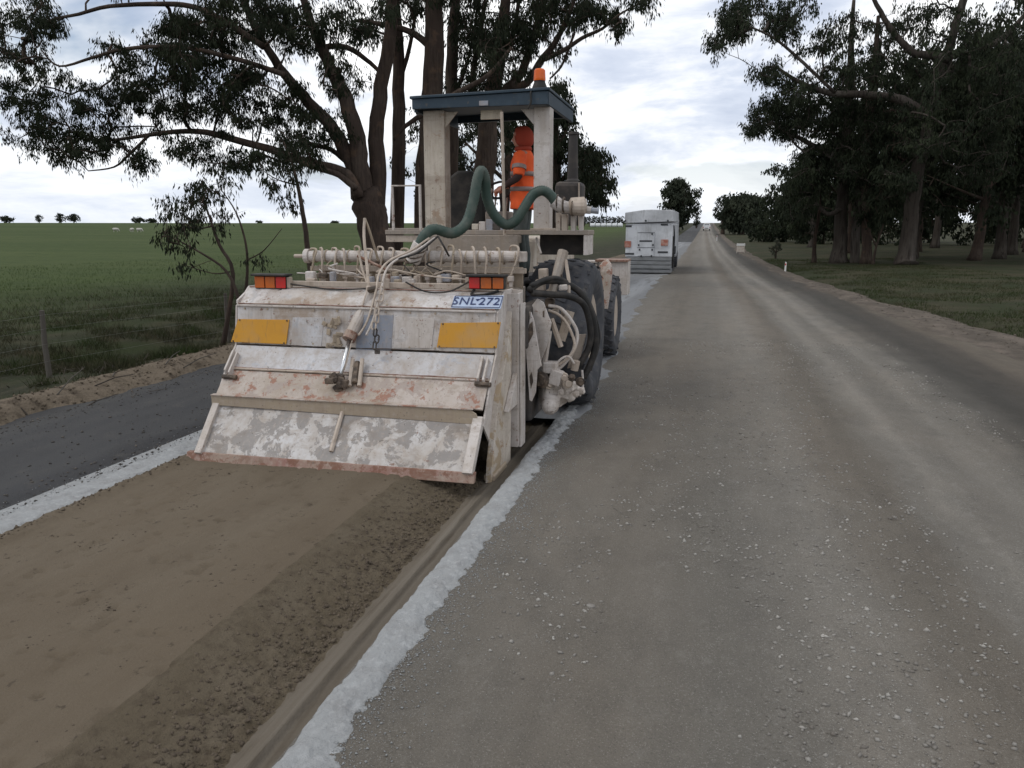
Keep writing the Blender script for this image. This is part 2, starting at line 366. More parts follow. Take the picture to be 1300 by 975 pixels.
# ---------------------------------------------------------------- road surfaces
M['asphalt'] = mat('old_bitumen', (.041, .041, .043), .85, 0, [
    dict(col=(.066, .064, .061), scale=.8, stretch=(1.6, .10, 1), lo=.40, hi=.75, detail=3),
    dict(col=(.030, .029, .030), scale=1.6, stretch=(1, .4, 1), lo=.48, hi=.75, detail=7, amt=.8),
    dict(col=(.085, .078, .068), scale=5, stretch=(1, .6, 1), lo=.58, hi=.75, detail=7, amt=.6),
    dict(col=(.13, .122, .11), scale=110, lo=.56, hi=.75, detail=3, amt=.6)], dict(scale=120, detail=4, str=.5, dist=.012), spec=.2)
M['gravel'] = mat('compacted_crushed_rock', (.230, .210, .181), .92, 0, [
    dict(col=(.285, .262, .228), scale=.75, stretch=(1.5, .05, 1), lo=.42, hi=.68, detail=2, amt=.85),
    dict(col=(.18, .167, .143), scale=1.1, stretch=(1.3, .06, 1), lo=.46, hi=.72, detail=3, amt=.8, off=(3, 0, 0)),
    dict(col=(.26, .226, .186), scale=.6, stretch=(1, .4, 1), lo=.44, hi=.72, detail=7, amt=.75, off=(9, 4, 0)),
    dict(col=(.176, .162, .142), scale=2.6, stretch=(1, .55, 1), lo=.46, hi=.72, detail=9, rough=.7, amt=.8, off=(1, 7, 0)),
    dict(col=(.34, .32, .288), scale=6, stretch=(1, .7, 1), lo=.54, hi=.76, detail=9, rough=.72, amt=.55),
    dict(col=(.42, .395, .355), scale=60, lo=.57, hi=.72, detail=5, amt=.6),
    dict(col=(.10, .09, .078), scale=75, lo=.57, hi=.72, detail=5, amt=.65, off=(5, 5, 0)),
    dict(col=(.52, .495, .455), scale=150, lo=.62, hi=.70, detail=2, amt=.8)], dict(scale=85, detail=8, str=.9, dist=.02), spec=.15)
M['bed'] = mat('smoothed_pulverised_soil', (.118, .093, .066), .95, 0, [
    dict(col=(.143, .118, .088), scale=.8, stretch=(1.4, .2, 1), lo=.42, hi=.7, detail=3, amt=.8),
    dict(col=(.098, .076, .053), scale=2.2, stretch=(1.2, .5, 1), lo=.46, hi=.74, detail=7, amt=.75),
    dict(col=(.06, .047, .034), scale=13, stretch=(1, .8, 1), lo=.635, hi=.69, detail=6, amt=.8),
    dict(col=(.17, .15, .12), scale=110, lo=.58, hi=.74, detail=3, amt=.4)], dict(scale=70, detail=9, str=.55, dist=.012), spec=.12)
M['bed_edge'] = mat('crumbled_darker_soil', (.104, .083, .057), .95, 0, [  # a little darker than the smooth top of the bed
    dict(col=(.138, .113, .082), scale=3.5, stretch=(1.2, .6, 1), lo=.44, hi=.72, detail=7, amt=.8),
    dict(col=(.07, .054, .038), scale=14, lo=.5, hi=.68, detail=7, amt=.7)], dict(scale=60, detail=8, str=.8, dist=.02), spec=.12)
M['lime'] = mat('spread_lime', (.31, .315, .315), .95, 0, [
    dict(col=(.23, .225, .22), scale=7, lo=.46, hi=.7, detail=8, rough=.7, amt=.85), dict(col=(.44, .445, .45), scale=28, lo=.5, hi=.7, detail=5, amt=.6)], dict(scale=55, detail=7, str=.8, dist=.02), spec=.1)
M['lime_lane'] = mat('lime_dusted_lane', (.18, .182, .186), .95, 0, [
    dict(col=(.29, .295, .30), scale=.8, stretch=(1.5, .06, 1), lo=.46, hi=.66, detail=4), dict(col=(.14, .135, .13), scale=3, stretch=(1.4, .15, 1), lo=.52, hi=.7, detail=6, amt=.8)], dict(scale=70, detail=6, str=.6, dist=.015), spec=.1)
M['dirt'] = mat('loose_shoulder_dirt', (.098, .083, .068), .95, 0, [
    dict(col=(.165, .137, .114), scale=2, stretch=(1, .4, 1), lo=.42, hi=.70, detail=8), dict(col=(.068, .058, .049), scale=3, lo=.52, hi=.68, detail=8, amt=.9), dict(col=(.27, .22, .17), scale=45, lo=.6, hi=.72, detail=3, amt=.6)], dict(scale=35, detail=8, str=.9, dist=.03), spec=.1)
M['dirt_orange'] = mat('clay_bank_dirt', (.155, .125, .092), .95, 0, [
    dict(col=(.19, .152, .115), scale=3, lo=.42, hi=.68, detail=7), dict(col=(.07, .055, .04), scale=6, lo=.5, hi=.66, detail=8, amt=.85)], dict(scale=30, detail=8, str=1, dist=.04), spec=.1)

ys_road = np.concatenate([np.arange(-6, 2, .5), np.arange(2, 40, .25), np.geomspace(40, 470, 70)])
sheet('asphalt_road', lambda y: ASPH_L(y) - .12, lambda y: GRAV_L(y) + 1.2, np.linspace(0, 1, 46), ys_road, lambda X, Y, T: elev(X, Y) - .030 - .03 * (X > -5.2) - .16 * ((X > -4.9) & (X < -1.45) & (Y < 8.6)) + .012 * (fbm(X * 1.5, Y * .8, 21) - .5), M['asphalt'])

def z_gravel(X, Y, T):
    e = DIRT_L(Y) + .55 + (fbm(X * .4, Y * .7, 31, 5) - .5) * .5 - X
    rut = -.012 * np.exp(-((X - 2.3) / .35) ** 2) - .010 * np.exp(-((X - .5) / .4) ** 2)
    return elev(X, Y) + np.clip(e / .4, -1, 1) * .012 - .012 + rut + (fbm(X * 5, Y * 3, 33, 4) - .5) * .012
gl = sheet('gravel_lane', GRAV_L, lambda y: DIRT_L(y) + .9, np.linspace(0, 1, 130), np.concatenate([np.arange(-6, 1.6, .3), np.arange(1.6, 12, .05), np.arange(12, 40, .2), np.geomspace(40, 470, 80)]), z_gravel, M['gravel'])
co_ = np.empty(len(gl.data.vertices) * 3, np.float32); gl.data.vertices.foreach_get('co', co_); co_ = co_.reshape(-1, 3)
at_ = gl.data.attributes.new('lane', 'FLOAT', 'POINT'); at_.data.foreach_set('value', (co_[:, 0] - GRAV_R(co_[:, 1])).astype(np.float32))
def wheel_tracks(m, stops):
    """dust-pale wheel tracks and darker untravelled strips, by distance from the edge of the gravel"""
    n, l = m.node_tree.nodes, m.node_tree.links; bs = n['Principled BSDF']; col = bs.inputs['Base Color'].links[0].from_socket
    at = n.new('ShaderNodeAttribute'); at.attribute_name = 'lane'; co = n.new('ShaderNodeTexCoord').outputs['Object']
    val = at.outputs['Fac']
    for sc, st, am in ((.35, (1, .3, 1), .20), (2.5, (1, .35, 1), .20), (18, (1, .5, 1), .10)):
        mp = n.new('ShaderNodeMapping'); mp.inputs['Scale'].default_value = st; l.new(co, mp.inputs[0]); t = n.new('ShaderNodeTexNoise'); t.inputs['Scale'].default_value = sc; t.inputs['Detail'].default_value = 6; l.new(mp.outputs[0], t.inputs['Vector'])
        q = n.new('ShaderNodeMath'); q.operation = 'MULTIPLY_ADD'; l.new(t.outputs[0], q.inputs[0]); q.inputs[1].default_value = am * 2; q.inputs[2].default_value = -am
        s = n.new('ShaderNodeMath'); s.operation = 'ADD'; l.new(val, s.inputs[0]); l.new(q.outputs[0], s.inputs[1]); val = s.outputs[0]
    mr = n.new('ShaderNodeMapRange'); mr.inputs[1].default_value = -5.2; mr.inputs[2].default_value = 1.6; l.new(val, mr.inputs[0])
    cr = n.new('ShaderNodeValToRGB'); cr.color_ramp.interpolation = 'EASE'; e = cr.color_ramp.elements
    while len(e) < len(stops): e.new(.5)
    for el, (u, c) in zip(e, stops): el.position = (u + 5.2) / 6.8; el.color = (c[0], c[1], c[2], 1)
    l.new(mr.outputs[0], cr.inputs[0]); mx = n.new('ShaderNodeMixRGB'); mx.blend_type = 'MULTIPLY'; mx.inputs[0].default_value = 1; l.new(col, mx.inputs[1]); l.new(cr.outputs[0], mx.inputs[2]); l.new(mx.outputs[0], bs.inputs['Base Color'])
g_ = lambda v, w=0.0: (v * (1 + w), v, v * (1 - w))
wheel_tracks(M['gravel'], [(-5.0, g_(.66)), (-3.8, g_(.60, .03)), (-3.0, g_(.68)), (-2.45, g_(.80)), (-2.0, g_(.62, .04)), (-1.78, g_(.57, .04)), (-1.55, g_(.70)), (-1.35, g_(.86)), (-1.1, g_(.71)), (-.95, g_(.68)), (-.72, g_(.82)), (-.45, g_(.64)), (-.12, g_(.38)), (.35, g_(.27)), (.85, g_(.30, .03)), (1.25, g_(.46, .08))])

def z_bed(X, Y, T):
    p = np.interp(X, [-4.75, -4.58, -4.5, -4.40, -2.42, -2.37, -2.14, -1.93, -1.86, -1.77, -1.75, -1.73, -1.69, -1.635, -1.60, -1.55], [-.02, .055, .075, .05, .065, .058, -.02, -.09, -.100, -.078, -.072, -.100, -.104, -.10, -.02, -.03])
    slope = sstep(-2.36, -2.22, X) * (1 - sstep(-1.90, -1.82, X)); flat = sstep(-4.4, -4.2, X) * (1 - sstep(-2.45, -2.3, X))
    wob = (fbm(X * 1.0, Y * .4, 41) - .5) * .022
    lump = fbm(X * 26, Y * 26, 43, 3); big = fbm(X * 11, Y * 11, 47, 3)
    windrow = np.exp(-((X + 4.55) / .1) ** 2)
    pit = np.clip(fbm(X * 16, Y * 10, 49, 3) - .66, 0, 1) * flat
    return p + elev(X, Y) + wob * (flat + .3) + slope * sstep(-2.36, -1.95, X) * ((lump - .5) * .055 + (big - .5) * .05) + flat * ((lump - .5) * .005) - pit * .12 + windrow * (lump - .5) * .06 + (fbm(X * 40, Y * 6, 45, 2) - .5) * .006
YBED = np.concatenate([np.arange(-4, 1.5, .12), np.arange(1.5, 8.6, .0145)])
tb = np.concatenate([np.linspace(-4.75, -4.4, 22), np.linspace(-4.38, -2.385, 80)])
def z_edge(X, Y, T):                       # the crumbling side of the bed, hidden under the flat top where the two meet
    lip = -2.415 + (fbm(X * 0 + 1, Y * 5, 51, 4) - .5) * .025
    return z_bed(X, Y, T) - .02 * np.clip((lip - X) / .02, 0, 1) + .003
sheet('milled_bed', const(-4.75), const(-2.385), (tb + 4.75) / (4.75 - 2.385), YBED, z_bed, M['bed'])
te = np.concatenate([np.linspace(-2.46, -1.84, 62), np.linspace(-1.83, -1.56, 24)])
M['groove'] = mat('skid_smoothed_soil', (.125, .105, .082), .92, 0, [dict(col=(.16, .14, .115), scale=2, stretch=(6, .15, 1), lo=.45, hi=.7, detail=5), dict(col=(.08, .063, .046), scale=4, stretch=(4, .4, 1), lo=.52, hi=.7, detail=7, amt=.8)], dict(scale=50, detail=7, str=.5, dist=.012), spec=.12)
tg = np.linspace(-1.90, -1.56, 34)
sheet('skid_groove', const(-1.90), const(-1.56), (tg + 1.90) / .34, YBED, lambda X, Y, T: z_bed(X, Y, T) + .005 - .04 * np.clip((-1.865 + (fbm(X * 20, Y * 12, 53, 4) - .5) * .06 - X) / .02, 0, 1), M['groove'])
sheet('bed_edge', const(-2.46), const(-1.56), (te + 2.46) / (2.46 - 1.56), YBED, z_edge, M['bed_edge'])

def z_strip(u0, u1, h, seed, base=0.0, jag=.16, deep=0):
    def f(X, Y, T):
        l = u0 + (fbm(X * 0 + 3, Y * 3, seed, 4) - .5) * jag * .5; r = u1 + (fbm(X * 0 + 8, Y * 1.6, seed + 5, 3) - .5) * jag * .6 + (fbm(X * 9, Y * 9, seed + 6, 4) - .5) * .13
        inn = np.minimum((X - l) / .05, (r - X) / .055)
        lump = (fbm(X * 22, Y * 22, seed + 9, 3) - .5) * .035
        return elev(X, Y) + base + np.clip(inn, -1.2, 1) * h + lump * np.clip(inn + .5, 0, 1) - .16 * np.clip(deep * (X - l) / -.035, 0, 1)
    return f
tag(sheet('lime_strip', const(-1.72), const(-1.10), np.linspace(0, 1, 64), np.concatenate([np.arange(-3, 1.5, .1), np.arange(1.5, 10.5, .0125)]), z_strip(-1.60, -1.405, .022, 61, .004, .10, 1), M['lime']))
tag(sheet('lime_strip', const(-5.25), const(-4.42), np.linspace(0, 1, 44), np.concatenate([np.arange(-3, 3, .1), np.arange(3, 11, .02)]), z_strip(-4.97, -4.60, .035, 71, -.004, .12), M['lime']))
def z_lane(X, Y, T):
    r = GRAV_L(Y) + .22 + (fbm(X * 0 + 5, Y * .9, 81, 5) - .5) * .6; l = BED_L(Y) - .2 + (fbm(X * 0 + 15, Y * .9, 85, 5) - .5) * .4
    inn = np.minimum((X - l), (r - X)) / .12
    ahead = 1 - sstep(85, 110, Y)
    return elev(X, Y) - .012 + np.clip(inn, -1, 1) * .022 + (fbm(X * 4, Y * 2.5, 87, 4) - .5) * .03 - .02 * (1 - ahead)
sheet('limed_lane', lambda y: BED_L(y) - .6, lambda y: GRAV_L(y) + .7, np.linspace(0, 1, 60), np.concatenate([np.arange(8.45, 40, .16), np.geomspace(40, 120, 60)]), z_lane, M['lime_lane'])
def z_bank(X, Y, T):
    l = ASPH_L(Y); u = X - l
    prof = .13 * np.exp(-((u + .42) / .30) ** 2) + .05
    inn = np.minimum(u + 1.05 + (fbm(X * 0 + 2, Y * 1.1, 91, 4) - .5) * .7, .06 - u + (fbm(X * 0 + 6, Y * 1.6, 93, 4) - .5) * .45) / .18
    return elev(X, Y) - .06 + np.clip(inn, -1, 1) * prof * (.6 + .8 * fbm(X * .8, Y * .5, 95)) + (fbm(X * 6, Y * 6, 97, 4) - .5) * .035 * np.clip(inn + .6, 0, 1)
sheet('dirt_bank', lambda y: ASPH_L(y) - 1.5, lambda y: ASPH_L(y) + .4, np.linspace(0, 1, 50), np.concatenate([np.arange(2, 18, .045), np.geomspace(18, 150, 120)]), z_bank, M['dirt_orange'])
def z_dirt(X, Y, T):
    a = X - DIRT_L(Y) - .1 + (fbm(X * .6, Y * .5, 101, 5) - .5) * 1.1; b_ = GRASS_R(Y) + .12 - X + (fbm(X * 0 + 4, Y * .7, 103, 5) - .5) * 1.1
    inn = np.minimum(a, b_) / .35
    return elev(X, Y) - .055 + np.clip(inn, -1, 1) * .045 + (fbm(X * 9, Y * 9, 105, 4) - .5) * .05 * np.clip(inn + .7, 0, 1) + .05 * np.clip(inn, 0, 1) * T
sheet('dirt_shoulder', lambda y: DIRT_L(y) - .7, lambda y: GRASS_R(y) + 1.2, np.linspace(0, 1, 54), np.concatenate([np.arange(-4, 6, .4), np.arange(6, 40, .1), np.geomspace(40, 450, 90)]), z_dirt, M['dirt'])

# ---------------------------------------------------------------- loose stuff lying about
def blobs(name, pos, size, material, seed=0, flat=.6):
    """many little irregular stones as one object"""
    r = np.random.default_rng(seed); n = len(pos)
    base = np.array([[1, 0, 0], [-1, 0, 0], [0, 1, 0], [0, -1, 0], [0, 0, 1], [0, 0, -1]], float)
    tri = np.array([[0, 2, 4], [2, 1, 4], [1, 3, 4], [3, 0, 4], [2, 0, 5], [1, 2, 5], [3, 1, 5], [0, 3, 5]])
    v = base[None] * (.7 + .6 * r.random((n, 6, 1))) + (r.random((n, 6, 3)) - .5) * .5
    a = r.random(n) * 6.28; c, s = np.cos(a), np.sin(a)
    st = size[:, None] * np.stack([np.ones(n), .6 + .4 * r.random(n), flat * (.7 + .6 * r.random(n))], -1)
    v = v * st[:, None, :]
    x = v[..., 0] * c[:, None] - v[..., 1] * s[:, None]; y = v[..., 0] * s[:, None] + v[..., 1] * c[:, None]
    V = np.stack([x, y, v[..., 2]], -1) + pos[:, None, :]
    F = (tri[None] + (np.arange(n) * 6)[:, None, None]).reshape(-1, 3)
    return tag(link(name, mesh_np(name, V.reshape(-1, 3), F), material), kind='stuff')
M['stone'] = mat('pale_crushed_stone', (.30, .285, .26), .85, 0, [dict(col=(.13, .115, .10), scale=1.7, lo=.40, hi=.6, detail=5, rough=.8), dict(col=(.36, .34, .31), scale=5, lo=.52, hi=.65, detail=3)])
M['grit'] = mat('dark_road_grit', (.06, .055, .05), .9, 0, [dict(col=(.14, .12, .10), scale=3, lo=.5, hi=.65)])
M['clod'] = mat('dark_soil_clods', (.08, .062, .045), .95, 0, [dict(col=(.12, .095, .068), scale=9, lo=.45, hi=.65)])
n = 46000
y = 1.6 + 14 * RNG.random(n) ** 1.6; x = -1.35 + 4.9 * RNG.random(n); k = (fbm(x * 1.4, y * .5, 121, 4) + .25 * np.exp(-((x - .9) / .5) ** 2)) > .45 + .16 * RNG.random(n)
x, y = x[k], y[k]
blobs('loose_stones', np.stack([x, y, z_gravel(x, y, x) + .002], -1), (.0024 + .017 * RNG.random(len(x)) ** 5), M['stone'], 1)
n = 9000; y = .8 + 6.2 * RNG.random(n); x = np.where(RNG.random(n) < .88, -1.87 - .36 * np.abs(RNG.standard_normal(n)) ** 1.1 * .6, -4.56 + .05 * RNG.standard_normal(n)); k = (x > -2.36) | (x < -4.4); x, y = x[k], y[k]; n = len(x)
blobs('soil_clods', np.stack([x, y, z_bed(x, y, x) + .002], -1), .003 + .015 * RNG.random(n) ** 3, M['clod'], 2, .8)
n = 520; cx = -4.3 + 1.95 * RNG.random(60); cy = 1 + 5 * RNG.random(60); j = RNG.integers(0, 60, n); x = cx[j] + .05 * RNG.standard_normal(n); y = cy[j] + .05 * RNG.standard_normal(n)
k = (x < -2.4); x, y = x[k], y[k]
blobs('soil_crumbs', np.stack([x, y, z_bed(x, y, x)], -1), .003 + .009 * RNG.random(len(x)) ** 2, M['clod'], 3, .5)
n = 16000; y = 1.7 + 9 * RNG.random(n); x = np.where(RNG.random(n) < .75, -1.43 + .10 * RNG.exponential(1, n) * (.4 + 1.3 * fbm(y * 0, y * 1.1, 77)), -4.97 - .07 * RNG.exponential(1, n)); k = x < -.4; x, y = x[k], y[k]; n = len(x)
blobs('lime_crumbs', np.stack([x, y, np.maximum(z_gravel(x, y, x), .0) + .002], -1), .0018 + .0065 * RNG.random(n) ** 4, M['lime'], 4)
n = 1800; y = 4 + 12 * RNG.random(n); x = ASPH_L(y) - .35 + .35 * RNG.standard_normal(n)
blobs('bank_clods', np.stack([x, y, z_bank(x, y, x) + .01], -1), .006 + .025 * RNG.random(n) ** 3, M['dirt_orange'], 5, .8)
n = 1700; y = 7 + 30 * RNG.random(n); x = GRASS_R(y) - .5 + .5 * RNG.standard_normal(n)
blobs('shoulder_clods', np.stack([x, y, z_dirt(x, y, (x - DIRT_L(y)) / 3) + .005], -1), .008 + .035 * RNG.random(n) ** 3, M['dirt'], 6, .7)
n = 5000; y = 4 + 12 * RNG.random(n); x = np.where(RNG.random(n) < .6, -5.0 - .35 * RNG.exponential(1, n), -7.35 + .35 * RNG.exponential(1, n)); k = (x > -7.5) & (x < -4.95); x, y = x[k], y[k]
blobs('asphalt_grit', np.stack([x, y, 0 * x - .026 + .012 * (fbm(x * 1.5, y * .8, 21) - .5)], -1), .003 + .016 * RNG.random(len(x)) ** 4, M['grit'], 8, .7)
# single flat stones large enough to be picked out
def rock(px, py, s, label):
    d = sight(px, py); o = Vector((0, 0, CAMH)) + d * (-CAMH / d.z); mb = MB(); r = random.Random(px)
    ring = [(math.cos(a) * s * r.uniform(.75, 1.15), math.sin(a) * s * .7 * r.uniform(.75, 1.1)) for a in np.linspace(0, 6.28, 10)[:-1]]
    z0 = float(z_gravel(np.array([o.x]), np.array([o.y]), 0)[0])
    V = [(o.x + a, o.y + b, z0 - .01) for a, b in ring] + [(o.x + a * .95, o.y + b * .95, z0 + s * .22) for a, b in ring] + [(o.x + a * .6, o.y + b * .6, z0 + s * .36) for a, b in ring]
    mb.add(V, [(i + 9 * k, (i + 1) % 9 + 9 * k, (i + 1) % 9 + 9 * k + 9, i + 9 * k + 9) for k in (0, 1) for i in range(9)] + [tuple(range(18, 27))])
    t = mb.build('stone', 'stone'); tag(t, label, 'stone')
rock(750, 769, .03, 'flat pale stone lying on the grey gravel lane')

def blades(name, x, y, z, h, w, material, lean=.35, seed=0):
    r = np.random.default_rng(seed); n = len(x); a = r.random(n) * 6.283; dx, dy = np.cos(a), np.sin(a)
    le = lean * h * (.3 + r.random(n)); b = r.random(n) * 6.283
    P = np.stack([x, y, z], -1)
    v0 = P + np.stack([dx * w, dy * w, -.01 + 0 * x], -1); v1 = P - np.stack([dx * w, dy * w, .01 + 0 * x], -1)
    v2 = P + np.stack([np.cos(b) * le, np.sin(b) * le, h], -1)
    V = np.stack([v0, v1, v2], 1).reshape(-1, 3)
    return tag(link(name, mesh_np(name, V, np.arange(3 * n).reshape(-1, 3)), material), kind='stuff')
M['grass_dry'] = mat('dull_verge_grass', (.036, .036, .020), .9, 0, [dict(col=(.085, .07, .044), scale=2.2, lo=.48, hi=.66, detail=5), dict(col=(.03, .045, .014), scale=.9, lo=.45, hi=.6)], spec=.1, transl=.2)
M['grass_green'] = mat('short_verge_grass', (.040, .047, .021), .9, 0, [dict(col=(.068, .060, .034), scale=1.1, lo=.45, hi=.65, detail=6), dict(col=(.03, .045, .014), scale=.5, lo=.45, hi=.6)], spec=.1, transl=.2)
n = 130000; y = 3.5 + 22 * RNG.random(n) ** 1.1; x = ASPH_L(y) - .75 - 3.2 * RNG.exponential(1, n)
k = fbm(x * 1.5, y * 1.5, 131, 4) > .40 + .16 * RNG.random(n); x, y = x[k], y[k]
blades('verge_grass', x, y, terrain(x, y), .05 + .18 * RNG.random(len(x)) ** 2, .006, M['grass_dry'], .8, 1)
n = 90000; y = 9 + 55 * RNG.random(n) ** 1.3; x = GRASS_R(y) + .25 + 9 * RNG.random(n) ** 1.2
k = fbm(x * .9, y * .9, 141, 4) > .36 + .16 * RNG.random(n); x, y = x[k], y[k]
blades('short_grass', x, y, terrain(x, y), .03 + .10 * RNG.random(len(x)) ** 2, .008, M['grass_green'], .9, 2)
n = 26000; y = 9 + 22 * RNG.exponential(1, n); x = -13 - 27 * RNG.random(n) ** .7; M['crop'] = mat('young_crop', (.046, .068, .020), .9, 0, [dict(col=(.060, .078, .027), scale=.8, lo=.45, hi=.65)], spec=.1, transl=.2)
blades('young_crop', x, y, terrain(x, y), .04 + .10 * RNG.random(n), .008, M['crop'], .6, 3)

# ---------------------------------------------------------------- the road reclaimer
mach = thing('road_reclaimer', (-3.0, 9.0, 0), 'weathered white road reclaiming machine with blue canopy, spray bar and sloping rear hood', 'road machine')
X0, X1 = -4.40, -1.83
PROF = dict(A=(6.00, .10), B=(6.34, .50), B2=(6.34, .575), C=(6.54, .775), C2=(6.57, .80), D=(6.735, .985), E=(6.745, 1.0), F=(6.79, 1.355), F2=(6.80, 1.375), G=(7.03, 1.53))
def pp(k, x): return Vector((x, *PROF[k]))
def pnormal(a, b):
    d = Vector((0, PROF[b][0] - PROF[a][0], PROF[b][1] - PROF[a][1])).normalized(); return Vector((0, -d.z, d.y))
def hood_panel(a, b, material, name='hood_panel', inset=0, label=None, subdiv=None):
    n = pnormal(a, b); nu, nv = 56, 10; sd = int(PROF[a][0] * 100)
    u = np.linspace(0, 1, nu); v = np.linspace(0, 1, nv); U, V = np.meshgrid(u, v); xx = X0 + inset + (X1 - X0 - 2 * inset) * U
    L_ = math.hypot(PROF[b][0] - PROF[a][0], PROF[b][1] - PROF[a][1]); edge = np.minimum(np.minimum(U, 1 - U) * 12, np.minimum(V, 1 - V) * 5).clip(0, 1)
    dent = ((fbm(xx * 2.6, V * L_ * 2.6, sd, 3) - .5) * .030 + (fbm(xx * 9, V * L_ * 9, sd + 3, 2) - .5) * .007) * edge
    yy = PROF[a][0] + (PROF[b][0] - PROF[a][0]) * V + n.y * dent; zz = PROF[a][1] + (PROF[b][1] - PROF[a][1]) * V + n.z * dent
    P = np.stack([xx, yy, zz], -1).reshape(-1, 3); Q = P - np.array([n.x, n.y, n.z]) * (.022 + dent.reshape(-1, 1)); N_ = nu * nv
    g = [(r_ * nu + c_, r_ * nu + c_ + 1, (r_ + 1) * nu + c_ + 1, (r_ + 1) * nu + c_) for r_ in range(nv - 1) for c_ in range(nu - 1)]
    rim = list(range(nu)) + [k * nu + nu - 1 for k in range(1, nv)] + [(nv - 1) * nu + k for k in range(nu - 2, -1, -1)] + [k * nu for k in range(nv - 2, 0, -1)]
    mb = MB().add(list(map(tuple, P)) + list(map(tuple, Q)), g + [tuple(k + N_ for k in reversed(f)) for f in g] + [(rim[k], rim[k] + N_, rim[(k + 1) % len(rim)] + N_, rim[(k + 1) % len(rim)]) for k in range(len(rim))])
    o = mb.build(name, material, mach, .003, label=label)
    return o
flap = hood_panel('A', 'B', 'flaky', 'rear_flap', .03, 'hinged rear flap with flaking white paint over grey cement')
hood_panel('B2', 'C', 'pinkrust', label='dusty rust-streaked panel above the ledge')
hood_panel('C2', 'D', 'white3')
mid = hood_panel('E', 'F', 'white2')
top = hood_panel('F2', 'G', 'white2')
# ledge: overhanging channel between flap and hood, its right end rounded off
yl, zl = 6.30, .575
MB().plate([(X0 - .02, yl, zl), (X1 - .10, yl, zl), (X1 - .045, yl, zl - .03), (X1 - .02, yl, zl - .10), (X1 - .02, yl, zl - .125), (X0 - .02, yl, zl - .09)], (0, .016, 0)).build('ledge_face', 'dust_and_shade', mach, .004)
MB().span((X0 - .02, yl - .012, zl), (X1 - .07, 6.345, zl + .012)).build('ledge', 'pinkrust', mach, .004)
# bolt heads along the panel borders
for pan, (a_, b_), vv in ((mid, ('E', 'F'), (.06, .94)), (top, ('F2', 'G'), (.12,))):
    nn_ = pnormal(a_, b_)
    for v_ in vv:
        for k in range(11):
            x_ = X0 + .08 + (X1 - X0 - .16) * k / 10; q_ = Vector((x_, PROF[a_][0] + (PROF[b_][0] - PROF[a_][0]) * v_, PROF[a_][1] + (PROF[b_][1] - PROF[a_][1]) * v_))
            MB().lathe([(-.004, .012), (.007, .011)], q_, nn_, 6).build('bolt', 'dust_and_shade', pan)
# rust-red wear lip along the flap's foot
n = pnormal('A', 'B')
MB().plate([Vector((X0 - .10, 5.965, .035)), Vector((X1 + .03, 5.965, .035)), Vector((X1 + .03, 6.0, .118)), Vector((X0 - .10, 6.0, .118))], (0, .05, .0)).build('wear_lip', 'lip', flap, .006, label='rust-red wear strip along the bottom of the flap')
for xa, xb in ((X0 - .01, X0 + .055), (X1 - .075, X1 + .012)):                     # edge flanges of the flap
    MB().plate([Vector((xa, *PROF['A'])) + n * .035, Vector((xb, *PROF['A'])) + n * .035, Vector((xb, *PROF['B'])) + n * .035, Vector((xa, *PROF['B'])) + n * .035], -n * .07).build('flange', 'white', flap, .004)
a, b = on_plane(421, 574, pp('A', 0), n), on_plane(436, 522, pp('A', 0), n)
MB().tube([a + n * .012, (a + b) / 2 + n * .016, b + n * .012], [.022, .02, .02], 6).build('rib', 'beige', flap)
r0 = random.Random(8)
# seams and stiffening edges between the hood panels
for k, z in (('C2', .0), ('F2', .0)):
    p = PROF[k]; MB().span((X0 - .004, p[0] - .026, p[1] - .022), (X1 + .004, p[0] + .02, p[1] - .004)).build('seam', 'beige' if k == 'C2' else 'white', mach, .004)
MB().tube([(X0 + .05, 6.545, .79), ((X0 + X1) / 2 - .1, 6.545, .79)], .011, 6).build('hinge_rod', 'beige', mach)
MB().tube([((X0 + X1) / 2 + .28, 6.545, .785), (X1 - .03, 6.545, .785)], .013, 6).build('hinge_rod', 'pinkrust', mach)
for k_, off_ in (('C2', .0), ('E', .0), ('F2', .012), ('G', -.012)):
    p = PROF[k_]; pts = [(X0 + .01 + (X1 - X0 - .02) * t / 24, p[0] - .012 + off_ * .6 + r0.uniform(-.002, .002), p[1] + off_ * .5 + r0.uniform(-.003, .003)) for t in range(25)]
    MB().tube(pts, [r0.uniform(.003, .007) for _ in pts], 5).build('rust_line', 'lip' if k_ != 'E' else 'grime', mach)
# side cheeks of the hood
for x in (X0 - .022, X1 + .004):
    MB().plate([(x, 6.30, .44), (x, *PROF['C']), (x, *PROF['D']), (x, *PROF['F']), (x, *PROF['G']), (x, 7.35, 1.53), (x, 7.35, .30), (x, 6.62, .12)], (.018, 0, 0)).build('side_plate', 'white', mach, .003)
# slotted lugs at both ends of the third panel
n3 = pnormal('C2', 'D')
for px_, py_, w in ((292, 462, .02), (297, 465, .018), (609, 472, .02), (616, 474, .018)):
    c = on_plane(px_, py_, pp('C2', 0), n3)
    d = Vector((0, n3.z, -n3.y)) * -1
    MB().plate([c + d * -.13, c + d * -.13 + n3 * .05, c + d * .10 + n3 * .06, c + d * .13], (w, 0, 0)).build('lug', 'white', mach, .003)
MB().tube([on_plane(285, 480, pp('C2', 0), n3) + n3 * .03, on_plane(302, 481, pp('C2', 0), n3) + n3 * .03], .022, 8).build('hinge_pin', 'grime', mach)
MB().tube([on_plane(604, 489, pp('C2', 0), n3) + n3 * .03, on_plane(624, 491, pp('C2', 0), n3) + n3 * .03], .022, 8).build('hinge_pin', 'grime', mach)
